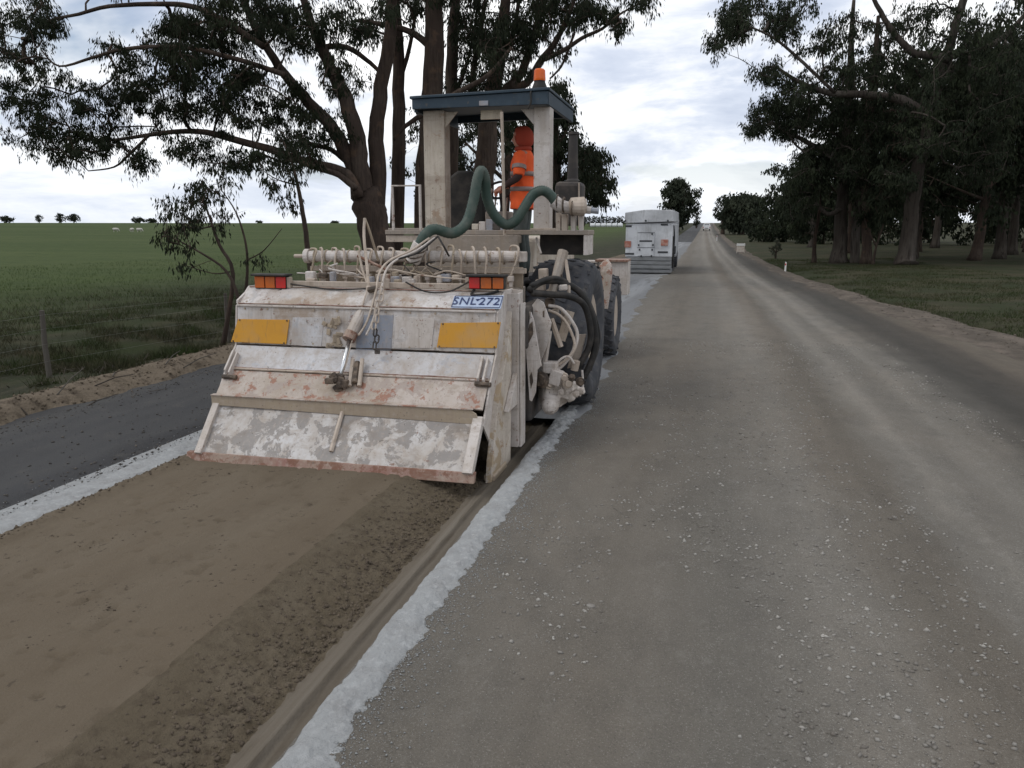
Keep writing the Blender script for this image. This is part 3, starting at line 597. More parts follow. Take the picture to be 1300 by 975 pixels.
# boards on the upright panel
n4 = pnormal('E', 'F'); n5 = pnormal('F2', 'G')
def board(pix, plane, nn, material, name, lift=.012, thick=.008, parent=mach, label=None):
    pts = [on_plane(x, y, pp(plane, 0), nn) + nn * lift for x, y in pix]
    return MB().plate(pts, -nn * thick).build(name, material, parent, .002, label=label), pts
for pix, lab in (([(303, 405), (368, 406), (364, 437), (294, 434)], 'plain amber marker board on the left of the hood'), ([(560, 410), (636, 409), (631, 442), (555, 441)], 'plain amber marker board on the right of the hood')):
    bo, pts = board(pix, 'E', n4, 'amber', 'marker_board', label=lab)
    for p in pts:
        c = sum(pts, Vector()) / 4; q = p + (c - p) * .08
        MB().lathe([(0, .009), (.006, .007)], q, n4, 8).build('bolt', 'grime', bo)
board([(455, 400), (500, 400), (497, 445), (452, 445)], 'E', n4, 'bluegrey', 'scraped_plate', .008, .006)
board([(372, 403), (412, 403), (408, 440), (370, 440)], 'E', n4, 'white3', 'cover_plate', .006, .005)
board([(503, 402), (552, 404), (548, 442), (500, 442)], 'E', n4, 'white', 'cover_plate', .006, .005)
mb = MB(); c = on_plane(424, 423, pp('E', 0), n4); r = random.Random(3)
for i in range(16):
    q = c + Vector((r.uniform(-.09, .09), -.015, r.uniform(-.13, .13))); mb.box(q, (r.uniform(.03, .09), .014, r.uniform(.03, .08)), Matrix.Rotation(r.uniform(-.6, .6), 3, 'Y') @ Matrix.Rotation(r.uniform(-.5, .5), 3, 'Z'))
mb.build('dirt_cake', 'dust_and_shade', mach, .02)
# number plate with its raised lettering
npl, pts = board([(577, 378), (640, 377), (636, 394), (573, 393)], 'F2', n5, 'plate_blue', 'number_plate', .02, .006, label='pale blue number plate with dark lettering')
c = sum(pts, Vector()) / 4; ex = (pts[2] - pts[3]).normalized(); wid = (pts[2] - pts[3]).length; hei = (pts[0] - pts[3]).length; ey = n5.cross(ex)
def lettering(txt, size, org, ex, ey, nn, material, parent, name='lettering', shear=0.0, sx=1.0):
    cu = bpy.data.curves.new(name, 'FONT'); cu.body = txt; cu.size = size; cu.align_x = 'CENTER'; cu.align_y = 'CENTER'; cu.extrude = .0015; cu.shear = shear; cu.resolution_u = 3; cu.space_character = 1.08
    t = bpy.data.objects.new(name, cu); COL.objects.link(t); bpy.context.view_layer.update()
    me = bpy.data.meshes.new_from_object(t.evaluated_get(bpy.context.evaluated_depsgraph_get())); bpy.data.objects.remove(t)
    Mx = Matrix((ex * sx, ey, nn)).transposed(); off = org - world_loc(parent)
    for v in me.vertices: v.co = Mx @ v.co + off
    me.materials.clear(); return link(name, me, M[material], parent)
lettering('SNL', hei * .86, c - ex * wid * .255 + n5 * .005, ex, ey, n5, 'ink', npl, sx=.86)
lettering('272', hei * .86, c + ex * wid * .25 + n5 * .005, ex, ey, n5, 'ink', npl, sx=.86)
tri = c + ex * wid * .0 + ey * hei * .14 + n5 * .003
MB().plate([tri + ex * -.022 + ey * .012, tri + ex * .022 + ey * .012, tri + ey * -.02], n5 * .002).build('emblem', 'ink', npl)
for a_, b_ in ((-.5, .5), (.5, .5), (.5, -.5), (-.5, -.5)):
    pass
for u in (-1, 1):
    MB().box(c + ey * u * hei * .46 + n5 * .003, (wid * .97, .004, .005), Matrix((ex, n5, ey)).transposed()).build('border', 'ink', npl)
    MB().box(c + ex * u * wid * .485 + n5 * .003, (.005, .004, hei * .88), Matrix((ex, n5, ey)).transposed()).build('border', 'ink', npl)
# tail lamps
def tail_lamp(px0, px1, py0, py1, seq, Y=6.98):
    a, b = at(px0, py0, Y), at(px1, py1, Y)
    if a.z < b.z: a, b = b, a
    x0, x1, z1, z0 = min(a.x, b.x), max(a.x, b.x), max(a.z, b.z), min(a.z, b.z)
    box = MB().span((x0, Y, z0), (x1, Y + .07, z1)).span((x0 - .015, Y - .05, z1), (x1 + .02, Y + .09, z1 + .02)).build('lamp_housing', 'black', mach, .006)
    w = (x1 - x0) / 3
    for i, s in enumerate(seq):
        MB().span((x0 + i * w + .006, Y - .014, z0 + .008), (x0 + (i + 1) * w - .006, Y + .002, z1 - .006)).build('lens', 'lens_' + s, box, .005)
    MB().span((x1 if seq[2] == 'red' else x0 - .035, Y + .005, z0 + .01), (x1 + .035 if seq[2] == 'red' else x0, Y + .06, z1 - .01)).build('end_plate', 'beige', box, .004)
    MB().tube([(x0 + .05, Y + .02, z0), (x0 + .03, Y - .01, z0 - .05), (x0 + .16, Y - .02, z0 - .045), (x1 - .05, Y, z0 - .01)], .013, 6, 5).build('cable', 'black', box)
tail_lamp(323, 364, 350, 367, ('amber', 'amber', 'red')); tail_lamp(595, 640, 351, 368, ('red', 'amber', 'amber'))
# top rail of the hood
MB().span((X0 + .1, 7.03, 1.535), (X1 - .02, 7.08, 1.585)).build('top_rail', 'beige', mach, .004)
MB().plate([at(300, 385, 6.80), at(300, 381, 6.80), at(317, 364, 7.05), at(318, 369, 7.05)], (.02, 0, 0)).build('corner_brace', 'white', mach)
MB().tube([(X0 + .45, 7.0, 1.56), (X0 + .9, 6.98, 1.515), (X0 + 1.25, 6.98, 1.53)], .008, 5, 5).build('cable', 'black', mach)
MB().tube([at(515, 358, 6.98), at(540, 370, 6.97), at(570, 370, 6.97), at(596, 357, 6.98)], .008, 5, 5).build('cable', 'black', mach)
# roof of the drum housing behind the hood
MB().span((X0 + .02, 7.10, .35), (X1 - .02, 8.05, 1.50)).build('drum_housing', 'deck', mach, .01)
MB().lathe([(0, .42), (.02, .46), (2.30, .46), (2.32, .42)], (-4.26, 7.75, .40), (1, 0, 0), 28).build('cutting_drum', 'dark_steel', mach)

# hood ram, its clevis and hoses
ya = 6.95
p0, p1, p2 = at(471, 374, 6.95), at(444, 428, 6.66), at(430, 487, 6.42)
ram = MB().tube([p0, p0 + (p1 - p0) * .93], .056, 14).build('hood_ram', 'white', mach, .006)
MB().tube([p0 + (p1 - p0) * .9, p1 + (p1 - p0) * .06], .062, 12).build('gland', 'lip', ram)
MB().tube([p1, p2], .019, 10, smooth=0).build('ram_rod', 'chrome', ram, smooth=True)
MB().box(p0 + Vector((0, 0, .03)), (.07, .08, .10)).build('clevis', 'beige', ram, .01)
MB().tube([at(468, 368, 6.9), at(478, 366, 6.9)], .03, 8).build('pin', 'grime', ram)
mb = MB()
for i in range(9): mb.box(p2 + Vector((r.uniform(-.08, .07), r.uniform(-.02, .05), r.uniform(-.05, .06))), (r.uniform(.04, .09), .05, r.uniform(.04, .10)), Matrix.Rotation(r.uniform(-.7, .7), 3, 'Y'))
mb.build('lower_clevis', 'grime', mach, .01)
for dx, s_ in ((14, 0), (20, 2), (26, 0)):
    MB().tube([at(430 + dx, 490 - s_ * 2, 6.44), at(434 + dx, 456 + s_ * 2, 6.60)], .020 + .006 * (s_ > 0), 8).build('guide_bar', 'grime' if s_ else 'beige', mach)
MB().tube([at(466, 368, 6.88), at(445, 440, 6.60), at(437, 470, 6.5)], .006, 5).build('return_pipe', 'beige', mach)
for k, (dx, m_) in enumerate(((0, 'beige'), (7, 'white'))):
    MB().tube([at(545 + dx, 302, 7.6), at(522 + dx, 318, 7.45), at(496 + dx, 330, 7.2), at(482 + dx, 346, 7.0), at(476 + dx, 375, 6.85), at(466 + dx, 408, 6.72), at(455 + dx * 1.4, 426, 6.66)], .011, 7, 6).build('ram_hose', m_, mach, smooth=True)
MB().tube([at(556, 300, 7.6), at(530, 321, 7.42), at(500, 331, 7.18), at(490, 345, 7.1)], .010, 7, 6).build('ram_hose', 'black', mach, smooth=True)
MB().tube([at(556, 300, 7.6), at(563, 312, 7.5), at(570, 325, 7.6)], .010, 7, 5).build('ram_hose', 'black', mach, smooth=True)
MB().tube([at(500, 342, 7.0), at(540, 350, 6.98), at(596, 355, 7.0)], .007, 5, 4).build('cable', 'beige', mach)
# safety chain hanging from the top rail
chain = MB().box(at(491, 360, 7.0), (.04, .05, .09)).build('chain_bracket', 'beige', mach, .006)
ch0, ch1 = at(488, 364, 6.90), at(480, 442, 6.66)
for i in range(9):
    t = (i + .5) / 9; p = ch0.lerp(ch1, t) + Vector((.015 * math.sin(i * 2.1), -.035 - .09 * math.sin(t * 3.1), 0)); d = (ch1 - ch0).normalized()
    sd = Vector((1, 0, 0)) if i % 2 else Vector((.3, 1, 0)).normalized()
    MB().torus(p, .020, .008, d, sd - d * sd.dot(d), 10, 5, .018).build('chain_link', 'dark_steel' if i > 5 else 'beige', chain)
MB().box(ch1 + Vector((0, -.02, -.03)), (.05, .03, .04)).build('hook', 'dark_steel', chain, .008)
# bent flat bars standing behind the ram
MB().tube([at(463, 277, 7.35), at(462, 300, 7.3), at(466, 340, 7.15), at(468, 368, 7.0)], .014, 6, 3, flat=1.6).build('stay_bar', 'beige', mach)
MB().tube([at(463, 277, 7.35), at(470, 296, 7.38), at(480, 330, 7.5)], .013, 6, 3, flat=1.6).build('stay_bar', 'dust_and_shade', mach)
MB().tube([at(454, 325, 7.2), at(490, 342, 7.2)], .016, 6).build('stay_bar', 'lip', mach)
MB().tube([at(455, 318, 7.2), at(461, 345, 7.15), at(470, 368, 7.0)], .012, 6, 3).build('stay_bar', 'beige', mach)

# spray bar
YB = 7.72
bl, br = at(391, 325, YB), at(660, 326, YB)
bar = MB().tube([bl, br], .058, 16).build('spray_bar', 'white', mach)
MB().lathe([(0, .075), (.05, .075)], at(388, 325, YB), (1, 0, 0), 14).build('end_flange', 'white', bar)
MB().tube([at(374, 325, YB), bl], .02, 8).build('drain_stub', 'beige', bar)
e_ = at(664, 326, YB)
MB().box(e_, (.07, .10, .10)).build('end_block', 'white', bar, .01)
MB().span((bl.x, YB + .03, bl.z - .155), (br.x + .05, YB + .09, bl.z - .105)).build('bar_support', 'beige', mach, .004)
for i in range(18):
    t = (i + .5) / 18; x = bl.x + (br.x - bl.x) * t; zb = bl.z
    jit = r.uniform(-.02, .02); tall = r.uniform(.07, .12); lean = r.choice([-1, 1]) * r.uniform(.01, .05)
    nz = MB().box((x + jit, YB - .07, zb - .20), (.055, .06, .055)).span((x + jit - .016, YB - .085, zb - .285), (x + jit + .016, YB - .055, zb - .20)).build('nozzle', 'white' if i % 3 else 'beige', bar, .008)
    MB().tube([(x - .035, YB, zb + .04), (x - .035 + lean * .3, YB - .01, zb + tall), (x + .02 + lean, YB - .06, zb + tall * .9), (x + .03 + lean * .6, YB - .10, zb - .02), (x + jit, YB - .08, zb - .18)], .0115, 6, 5).build('spray_hose', 'beige' if i % 4 else 'dust_and_shade', bar, smooth=True)
    MB().torus((x + .03, YB, zb), .062, .009, (0, 1, 0), (0, 0, 1), 14, 5).build('clamp', 'dust_and_shade', bar)
for i in range(22):
    x = r.uniform(bl.x + .05, br.x - .05); MB().box((x, 7.5 + r.uniform(-.12, .12), 1.58 + r.uniform(-.03, .04)), (r.uniform(.04, .11), .07, r.uniform(.05, .11))).build('fitting', r.choice(['white', 'beige', 'dust_and_shade', 'bluegrey', 'grime']), mach, .012)
for i in range(14):
    x = r.uniform(bl.x + .1, br.x - .1); z0 = bl.z + r.uniform(-.22, -.02)
    MB().tube([(x, YB - .10, z0), (x + r.uniform(-.1, .1), YB - .16, z0 - r.uniform(.02, .08)), (x + r.uniform(-.25, .25), YB - .14, z0 - r.uniform(0, .12)), (x + r.uniform(-.35, .35), YB - .1, 1.62)], r.uniform(.005, .011), 5, 5).build('small_hose', r.choice(['beige', 'black', 'dust_and_shade', 'white']), mach)
MB().span((bl.x + .05, YB + .12, 1.45), (br.x, YB + .16, 1.70)).build('bar_backing', 'dust_and_shade', mach, .004)
for t in (.06, .5, .95):
    x = bl.x + (br.x - bl.x) * t; MB().span((x - .03, YB + .05, 1.45), (x + .03, YB + .10, bl.z - .12)).build('bar_bracket', 'beige', mach, .004)

# green suction hose with couplings
MB().tube([at(524, 332, 7.62), at(534, 309, 7.6)], .075, 14).build('hose_coupling', 'white', mach, .006)
for k in range(4): MB().torus(at(524 + k * 3.2, 330 - k * 6, 7.61), .078, .008, (1, 0, 0), (0, .9, .35), 16, 5).build('hose_clamp', 'grime', mach)
def catm(P, k):
    out = []
    for i in range(len(P) - 1):
        p0, p1, p2, p3 = P[max(i - 1, 0)], P[i], P[i + 1], P[min(i + 2, len(P) - 1)]
        for j in range(k):
            t = j / k; out.append(.5 * ((2 * p1) + (p2 - p0) * t + (2 * p0 - 5 * p1 + 4 * p2 - p3) * t * t + (3 * p1 - p0 - 3 * p2 + p3) * t ** 3))
    return out + [P[-1]]
gp = [at(530, 316, 7.6), at(540, 298, 7.62), at(552, 291, 7.7), at(575, 296, 7.85), at(592, 283, 7.95), at(601, 255, 8.02), at(606, 228, 8.06), at(611, 217, 8.1), at(616, 228, 8.15), at(618, 250, 8.2), at(627, 272, 8.25), at(642, 285, 8.3), at(656, 279, 8.33), at(666, 263, 8.36), at(677, 247, 8.4), at(689, 242, 8.42), at(699, 248, 8.45), at(706, 258, 8.47)]
gq = catm(gp, 12)
MB().tube(gq, [.056 if k % 2 else .051 for k in range(len(gq))], 16).build('suction_hose', 'green_hose', mach, smooth=True, label='thick green suction hose looped over the deck')
# dusty pump pipework at the right end of the deck
MB().tube([at(703, 255, 8.47), at(713, 262, 8.5), at(728, 264, 8.55)], [.068, .07, .055], 12, 3).build('pipe_elbow', 'white', mach)
for x in (708, 716, 727): MB().torus(at(x, 255 + (x - 703) * .4, 8.49), .075, .011, (0, 1, 0), (0, 0, 1), 16, 5).build('pipe_clamp', 'grime', mach)
MB().lathe([(0, .05), (.02, .09), (.16, .10), (.19, .06)], at(722, 262, 8.52), (1, .2, 0), 16).build('pump_body', 'beige', mach)
MB().tube([at(738, 266, 8.58), at(750, 267, 8.6)], .04, 10).build('pipe', 'white', mach); MB().tube([at(749, 267, 8.6), at(760, 268, 8.62)], .032, 10).build('nozzle_pipe', 'bluegrey', mach)
for x, w, h_ in ((709, .05, 270), (717, .06, 272), (728, .05, 268), (738, .04, 272)):
    a = at(x, h_, 8.62); b = at(x, 292, 8.62); MB().span((a.x - w / 2, 8.6, b.z - .02), (a.x + w / 2, 8.68, a.z)).build('pipe_stand', r.choice(['white', 'beige', 'post']), mach, .005)
# deck with its shaded recess
DZ = 2.065
MB().span((-3.62, 8.60, DZ - .05), (-1.29, 9.05, DZ)).build('deck_plate', 'deck', mach, .006)
MB().span((-3.02, 8.40, 1.55), (-2.02, 8.49, DZ - .05)).span((-3.02, 8.49, DZ - .14), (-2.02, 8.60, DZ - .055)).build('rear_panel', 'deck', mach, .01)
MB().span((-1.34, 8.60, 1.80), (-1.30, 9.05, DZ - .052)).build('deck_end_plate', 'white', mach, .004)
MB().span((-1.90, 8.98, 1.79), (-1.345, 9.04, DZ - .052)).build('recess_panel', 'dark_steel', mach, .01)
MB().span((-3.62, 8.62, 1.93), (-3.02, 8.68, 2.005)).build('deck_beam', 'beige', mach, .006)
MB().tube([at(681, 302, 8.7), at(687, 322, 8.6)], .012, 6).build('dip_rod', 'white', mach)
MB().span((-3.70, 8.76, .55), (-2.05, 10.6, 1.50)).build('chassis_box', 'dark_steel', mach, .02)
MB().span((-2.049, 8.9, 1.465), (-1.55, 10.6, 1.50)).span((-3.45, 8.9, 1.525), (-2.6, 10.6, 1.56)).build('platform', 'dark_steel', mach, .006)
MB().span((-3.9, 10.75, .85), (-2.35, 14.1, 1.95)).build('engine_hood', 'post', mach, .05)
MB().span((-3.5, 10.4, .5), (-2.5, 14.6, .84)).build('main_frame', 'white', mach, .02)
for k in range(6): MB().span((-3.75 + k * .25, 14.1, 1.1), (-3.62 + k * .25, 14.13, 1.8)).build('grille_slat', 'dark_steel', mach)
# canopy on two posts
YP = 8.72
for xa, xb, yt, m_ in ((540, 566, 158, 'post'), (677, 697, 138, 'white')):
    a, b = at(xa, 290, YP), at(xb, 290, YP)
    po = MB().span((a.x, YP, 2.0665), (b.x, YP + .20, 3.36)).build('canopy_post', m_, mach, .008)
    s = 1 if xa == 540 else -1; e = b.x if s == 1 else a.x
    MB().plate([(e, YP + .03, 3.345), (e + s * .15, YP + .03, 3.345), (e, YP + .03, 3.17)], (0, .02, 0)).build('gusset', m_, po, .003)
    MB().span((a.x - .03, YP - .03, 2.0662), (b.x + .03, YP + .23, 2.085)).build('foot_plate', 'beige', po, .003)
xr0, xr1 = -3.27, -1.72
roof = MB().plate([(xr0, 8.56, 3.465), (xr1, 8.56, 3.50), (xr1, 10.15, 3.50), (xr0, 10.15, 3.465)], (0, 0, .03)).build('canopy_roof', 'roofblue', mach, .006, label='dark blue sheet metal canopy roof')
MB().plate([(xr0 + .02, 8.58, 3.362), (xr1 - .02, 8.58, 3.362), (xr1 - .02, 8.58, 3.495), (xr0 + .02, 8.58, 3.463)], (0, .05, 0)).build('roof_beam', 'roofblue', roof, .004)
MB().plate([(xr1 - .012, 8.60, 3.36), (xr1 - .012, 10.12, 3.36), (xr1 - .012, 10.12, 3.495), (xr1 - .012, 8.60, 3.495)], (-.04, 0, 0)).build('roof_beam', 'roofblue', roof, .004)
MB().plate([(xr0 + .06, 8.64, 3.335), (xr0 + .06, 10.12, 3.335), (xr0 + .06, 10.12, 3.463), (xr0 + .06, 8.64, 3.463)], (-.04, 0, 0)).build('roof_beam', 'roofblue', roof, .004)
MB().plate([(xr0 + .07, 10.06, 3.39), (xr1 - .06, 10.06, 3.41), (xr1 - .06, 10.06, 3.495), (xr0 + .07, 10.06, 3.463)], (0, .05, 0)).build('roof_beam', 'roofblue', roof, .004)
b_ = at(614, 131, 8.575); MB().box((b_.x, 8.575, b_.z), (.10, .012, .05)).build('roof_tag', 'bluegrey', roof, .003)
a, b = at(610, 140, 8.74), at(637, 151, 8.74); MB().span((a.x, 8.74, b.z), (b.x, 8.76, a.z)).build('sun_visor', 'cream', roof, .004)
MB().tube([(at(637, 140, 8.5).x, 8.5, at(637, 142, 8.5).z), (at(641, 310, 8.5).x, 8.5, at(641, 308, 8.5).z)], .017, 8).build('stay_pipe', 'beige', mach)
# beacon
bc = at(685, 117, 8.72); bc.z = 3.535
bea = MB().lathe([(0, .085), (.02, .08), (.07, .06), (.085, .06)], bc, (0, 0, 1), 20).build('beacon', 'black', roof)
MB().lathe([(.085, .062), (.10, .064), (.19, .058), (.205, .045)], bc, (0, 0, 1), 20).build('dome', 'beacon', bea, smooth=False)
MB().tube([bc + Vector((-.05, -.10, 0)), bc + Vector((-.06, -.17, -.06)), bc + Vector((-.05, -.19, -.15)), bc + Vector((-.09, -.17, -.22))], .010, 6, 4).build('cable', 'black', roof)
# operator's seat, console and steering wheel
sx = at(592, 250, 9.5).x
seat = MB().span((sx - .25, 9.45, 1.95), (sx + .24, 9.95, 2.06)).span((sx - .15, 9.55, 1.56), (sx + .15, 9.85, 1.95)).build('operator_seat', 'black', mach, .03)
mb = MB(); ring = [(-.25, 0), (.25, 0), (.26, .45), (.20, .66), (.08, .74), (-.08, .74), (-.2, .66), (-.26, .45)]
mb.plate([(sx + a, 9.40, 2.02 + b) for a, b in ring], (0, .12, 0)).build('backrest', 'black', seat, .03)
cx_ = at(632, 270, 9.3).x
con = MB().span((cx_ - .16, 9.3, 1.56), (cx_ + .12, 9.6, 2.28)).build('console', 'deck', mach, .02)
for k in range(4): MB().tube([(cx_ - .12 + k * .07, 9.35, 2.28), (cx_ - .10 + k * .07, 9.32, 2.46)], [.008, .012], 6).build('lever', 'post' if k % 2 else 'black', con)
MB().torus((cx_ + .02, 9.36, 2.53), .17, .014, (1, 0, 0), (0, .8, .6), 20, 6).build('steering_wheel', 'black', con)
MB().tube([(cx_ + .02, 9.45, 2.28), (cx_ + .02, 9.36, 2.53)], .025, 8).build('steering_column', 'dark_steel', con)
MB().tube([at(615, 256, 9.2), at(625, 240, 9.2)], .018, 6).build('lever', 'white', con)
for k in range(5):
    q = at(606 + k * 9, 280 + (k % 2) * 5, 8.95); MB().box((q.x, 8.9, 2.10), (.08, .1, .07 + .05 * (k % 3))).build('valve_block', r.choice(['post', 'dark_steel', 'bluegrey', 'white']), mach, .01)
# handrail on the left
ha, hb = at(498, 236, 8.7), at(533, 235, 8.7)
MB().tube([(ha.x, 8.7, DZ), (ha.x, 8.7, ha.z), (hb.x, 8.7, ha.z), (hb.x, 8.7, DZ)], .018, 8).build('handrail', 'white', mach)
MB().span((-3.62, 8.69, 2.066), (-3.05, 9.4, 2.085)).build('step_plate', 'deck', mach, .004)
# exhaust and air cleaner
ex_ = at(727, 230, 11.0)
MB().lathe([(0, .10), (.03, .075), (.60, .06), (.605, .075), (.64, .075)], (ex_.x, 11.0, ex_.z), (0, 0, 1), 16).build('exhaust_stack', 'dark_steel', mach)
a, b = at(704, 256, 10.8), at(738, 230, 10.8)
MB().span((a.x, 10.78, a.z - .32), (b.x, 11.2, b.z)).build('muffler_box', 'dark_steel', mach, .06)
MB().tube([at(735, 232, 10.75), at(735, 290, 10.75)], .012, 6).build('bracket_rod', 'beige', mach)

# right-hand end column, skid and arms
xc0, xc1 = -1.845, -1.705
MB().span((xc0, 7.12, .04), (xc1, 7.135, 1.50)).span((xc0, 7.30, .04), (xc1, 7.315, 1.52)).span((xc0, 7.135, .04), (xc0 + .015, 7.30, 1.50)).span((xc1 - .015, 7.135, .04), (xc1, 7.30, 1.50)).build('end_column', 'white', mach, .003)
MB().span((xc1 + .003, 7.16, .03), (xc1 + .02, 7.34, 1.40)).build('column_flange', 'white', mach, .003)
MB().plate([(-1.815, 6.36, -.085), (-1.815, 7.05, -.085), (-1.815, 7.10, .9), (-1.815, 7.11, 1.34), (-1.815, 6.93, .98), (-1.815, 6.62, .60), (-1.815, 6.40, .10)], (.055, 0, 0)).build('side_skid', 'skid', mach, .006, label='rust-stained cream side skid touching the trench')
MB().plate([(-1.758, 6.78, .46), (-1.758, 7.11, .46), (-1.758, 7.11, .76)], (.05, 0, 0)).build('gusset_wedge', 'white', mach, .006)
MB().box((-1.79, 6.62, -.05), (.10, .45, .06)).build('skid_shoe', 'dust_and_shade', mach, .015)
def armplate(pix, Y, material='white', th=.022, holes=()):
    pts = [at(x, y, Y) for x, y in pix]; o = MB().plate(pts, (0, th, 0)).build('arm_plate', material, mach, .004)
    for h in holes: MB().plate([at(x, y, Y - .004) for x, y in h], (0, .003, 0)).build('slot', 'grime', o)
armplate([(674, 396), (670, 418), (667, 440), (670, 478), (672, 508), (675, 510), (680, 498), (682, 470), (687, 464), (678, 408)], 7.36, holes=[[(672, 412), (676, 408), (677, 424), (671, 436), (669, 428)], [(672, 478), (675, 472), (677, 484), (674, 494)]])
armplate([(672, 392), (682, 379), (690, 384), (697, 403), (700, 410), (694, 440), (688, 455), (684, 468), (680, 455), (676, 420)], 7.55, holes=[[(689, 395), (691, 394), (691, 403), (689, 402)]])
MB().tube([at(671, 396, 7.40), at(678, 425, 7.40), at(686, 465, 7.40)], .022, 6).build('arm_bar', 'deck', mach)
MB().tube([at(700, 405, 7.62), at(712, 440, 7.66)], .030, 6).build('arm_bar', 'beige', mach)
MB().tube([at(698, 420, 7.6), at(690, 470, 7.6)], .026, 6).build('arm_bar', 'white', mach)
MB().tube([at(724, 395, 7.9), at(712, 432, 7.85)], .05, 6).build('arm_bar', 'beige', mach)
MB().plate([at(712, 395, 7.95), at(726, 398, 7.95), at(718, 430, 7.95), at(712, 432, 7.95)], (0, .03, 0)).build('arm_plate', 'beige', mach, .005)
MB().plate([at(730, 425, 8.05), at(744, 424, 8.05), at(734, 465, 8.05), at(720, 468, 8.05)], (0, .03, 0)).build('arm_plate', 'beige', mach, .005)
MB().tube([at(715, 319, 8.0), at(708, 345, 7.9), at(701, 372, 7.8)], [.055, .05, .045], 8).build('lift_strut', 'deck', mach)
MB().tube([at(718, 330, 7.95), at(722, 355, 7.9), at(722, 375, 7.85)], .02, 6).build('brace', 'beige', mach)
for x, y, s_ in ((690, 348, .09), (700, 372, .08), (686, 362, .10), (715, 365, .08), (698, 385, .09), (710, 352, .06), (705, 395, .07), (690, 400, .05)):
    MB().box(at(x, y, 7.86 + r.uniform(-.05, .05)), (s_, s_, s_ * r.uniform(.6, 1.3)), Matrix.Rotation(r.uniform(-.5, .5), 3, 'Y')).build('fitting', r.choice(['beige', 'grime', 'deck', 'white']), mach, .012)
MB().span((-1.80, 7.32, .95), (-1.66, 8.2, 1.36)).build('gear_case', 'dark_steel', mach, .03)
MB().span((-1.78, 7.5, .2), (-1.66, 8.4, .95)).build('drum_end_case', 'dark_steel', mach, .03)
# black hydraulic hoses looping beside the wheel
def hose(pts, rad, m_): MB().tube([at(*p) for p in pts], rad, 9, 6).build('hydraulic_hose', m_, mach, smooth=True)
hose([(672, 368, 7.5), (690, 357, 7.7), (712, 358, 7.85), (735, 370, 7.95), (750, 395, 8.0), (756, 430, 8.05), (752, 455, 8.05), (741, 480, 8.0)], .034, 'black')
hose([(674, 363, 7.5), (700, 353, 7.75), (722, 360, 7.9), (744, 378, 8.0), (758, 415, 8.1), (758, 440, 8.1), (748, 470, 8.05)], .026, 'black')
hose([(676, 372, 7.5), (700, 374, 7.7), (722, 376, 7.8), (742, 388, 7.95), (750, 420, 8.0), (746, 445, 8.0), (730, 470, 7.95)], .034, 'black')
hose([(696, 388, 7.7), (712, 392, 7.72), (726, 408, 7.76), (733, 425, 7.78), (728, 445, 7.74), (716, 462, 7.7), (706, 470, 7.66)], .018, 'white')
hose([(696, 394, 7.68), (710, 400, 7.7), (722, 415, 7.72), (730, 440, 7.72), (720, 455, 7.7), (704, 466, 7.64)], .014, 'beige')
hose([(700, 470, 7.6), (712, 456, 7.62), (722, 453, 7.64), (729, 462, 7.66)], .012, 'white')
# drum motor: a lumpy casting with valve blocks, covers and fittings
def fuse_hard(mb, voxel, it, name, material, parent):
    o = mb.build(name, material, parent); rm = o.modifiers.new('r', 'REMESH'); rm.mode = 'VOXEL'; rm.voxel_size = voxel; sm = o.modifiers.new('s', 'SMOOTH'); sm.factor = .5; sm.iterations = it
    bpy.context.view_layer.update(); me = bpy.data.meshes.new_from_object(o.evaluated_get(bpy.context.evaluated_depsgraph_get())); o.modifiers.clear(); o.data = me
    me.polygons.foreach_set('use_smooth', np.ones(len(me.polygons), bool)); return o
mb = MB().lathe([(0, .10), (.02, .15), (.10, .16), (.16, .13), (.26, .12), (.30, .08)], at(686, 496, 7.70), (1, .45, -.12), 20)
mb.lathe([(0, .10), (.12, .085), (.17, .045)], at(700, 505, 7.64), (0, -.6, -.8), 16)
for x, y in ((694, 478), (712, 488), (722, 492), (729, 489), (717, 500), (734, 497), (724, 504), (709, 510)): mb.box(at(x, y, 7.66 + r.uniform(-.04, .08)), (r.uniform(.07, .13), .10, r.uniform(.06, .12)), Matrix.Rotation(r.uniform(-.6, .6), 3, 'Y'))
mot = fuse_hard(mb, .013, 3, 'drum_motor', 'casting', mach)
MB().box(at(699, 466, 7.60), (.14, .14, .11)).build('valve_block', 'white', mot, .012)
MB().box(at(706, 479, 7.57), (.12, .12, .15), Matrix.Rotation(.3, 3, 'Y')).build('valve_block', 'white', mot, .012)
MB().lathe([(0, .075), (.04, .085), (.05, .06), (.09, .055)], at(689, 482, 7.56), (-.2, -1, .1), 18).build('motor_cover', 'grime', mot, .005)
for x, y, s_ in ((716, 478, .05), (726, 480, .045), (736, 484, .05), (712, 497, .04), (731, 500, .04), (696, 490, .045), (720, 486, .06)):
    MB().lathe([(0, s_ * .9), (s_ * .5, s_ * .9), (s_ * .5, s_ * .55), (s_ * 1.1, s_ * .55)], at(x, y, 7.56), (r.uniform(-.4, .8), -1, r.uniform(-.2, .7)), 6 if s_ < .05 else 12).build('fitting', r.choice(['white', 'beige', 'grime']), mot, .003)
MB().tube([at(739, 470, 7.9), at(740, 490, 7.85), at(736, 503, 7.8)], .012, 6, 3).build('guard_rod', 'white', mach)
MB().lathe([(0, .04), (.1, .04)], at(729, 470, 7.8), (.2, 0, 1), 10).build('filter', 'beige', mach)

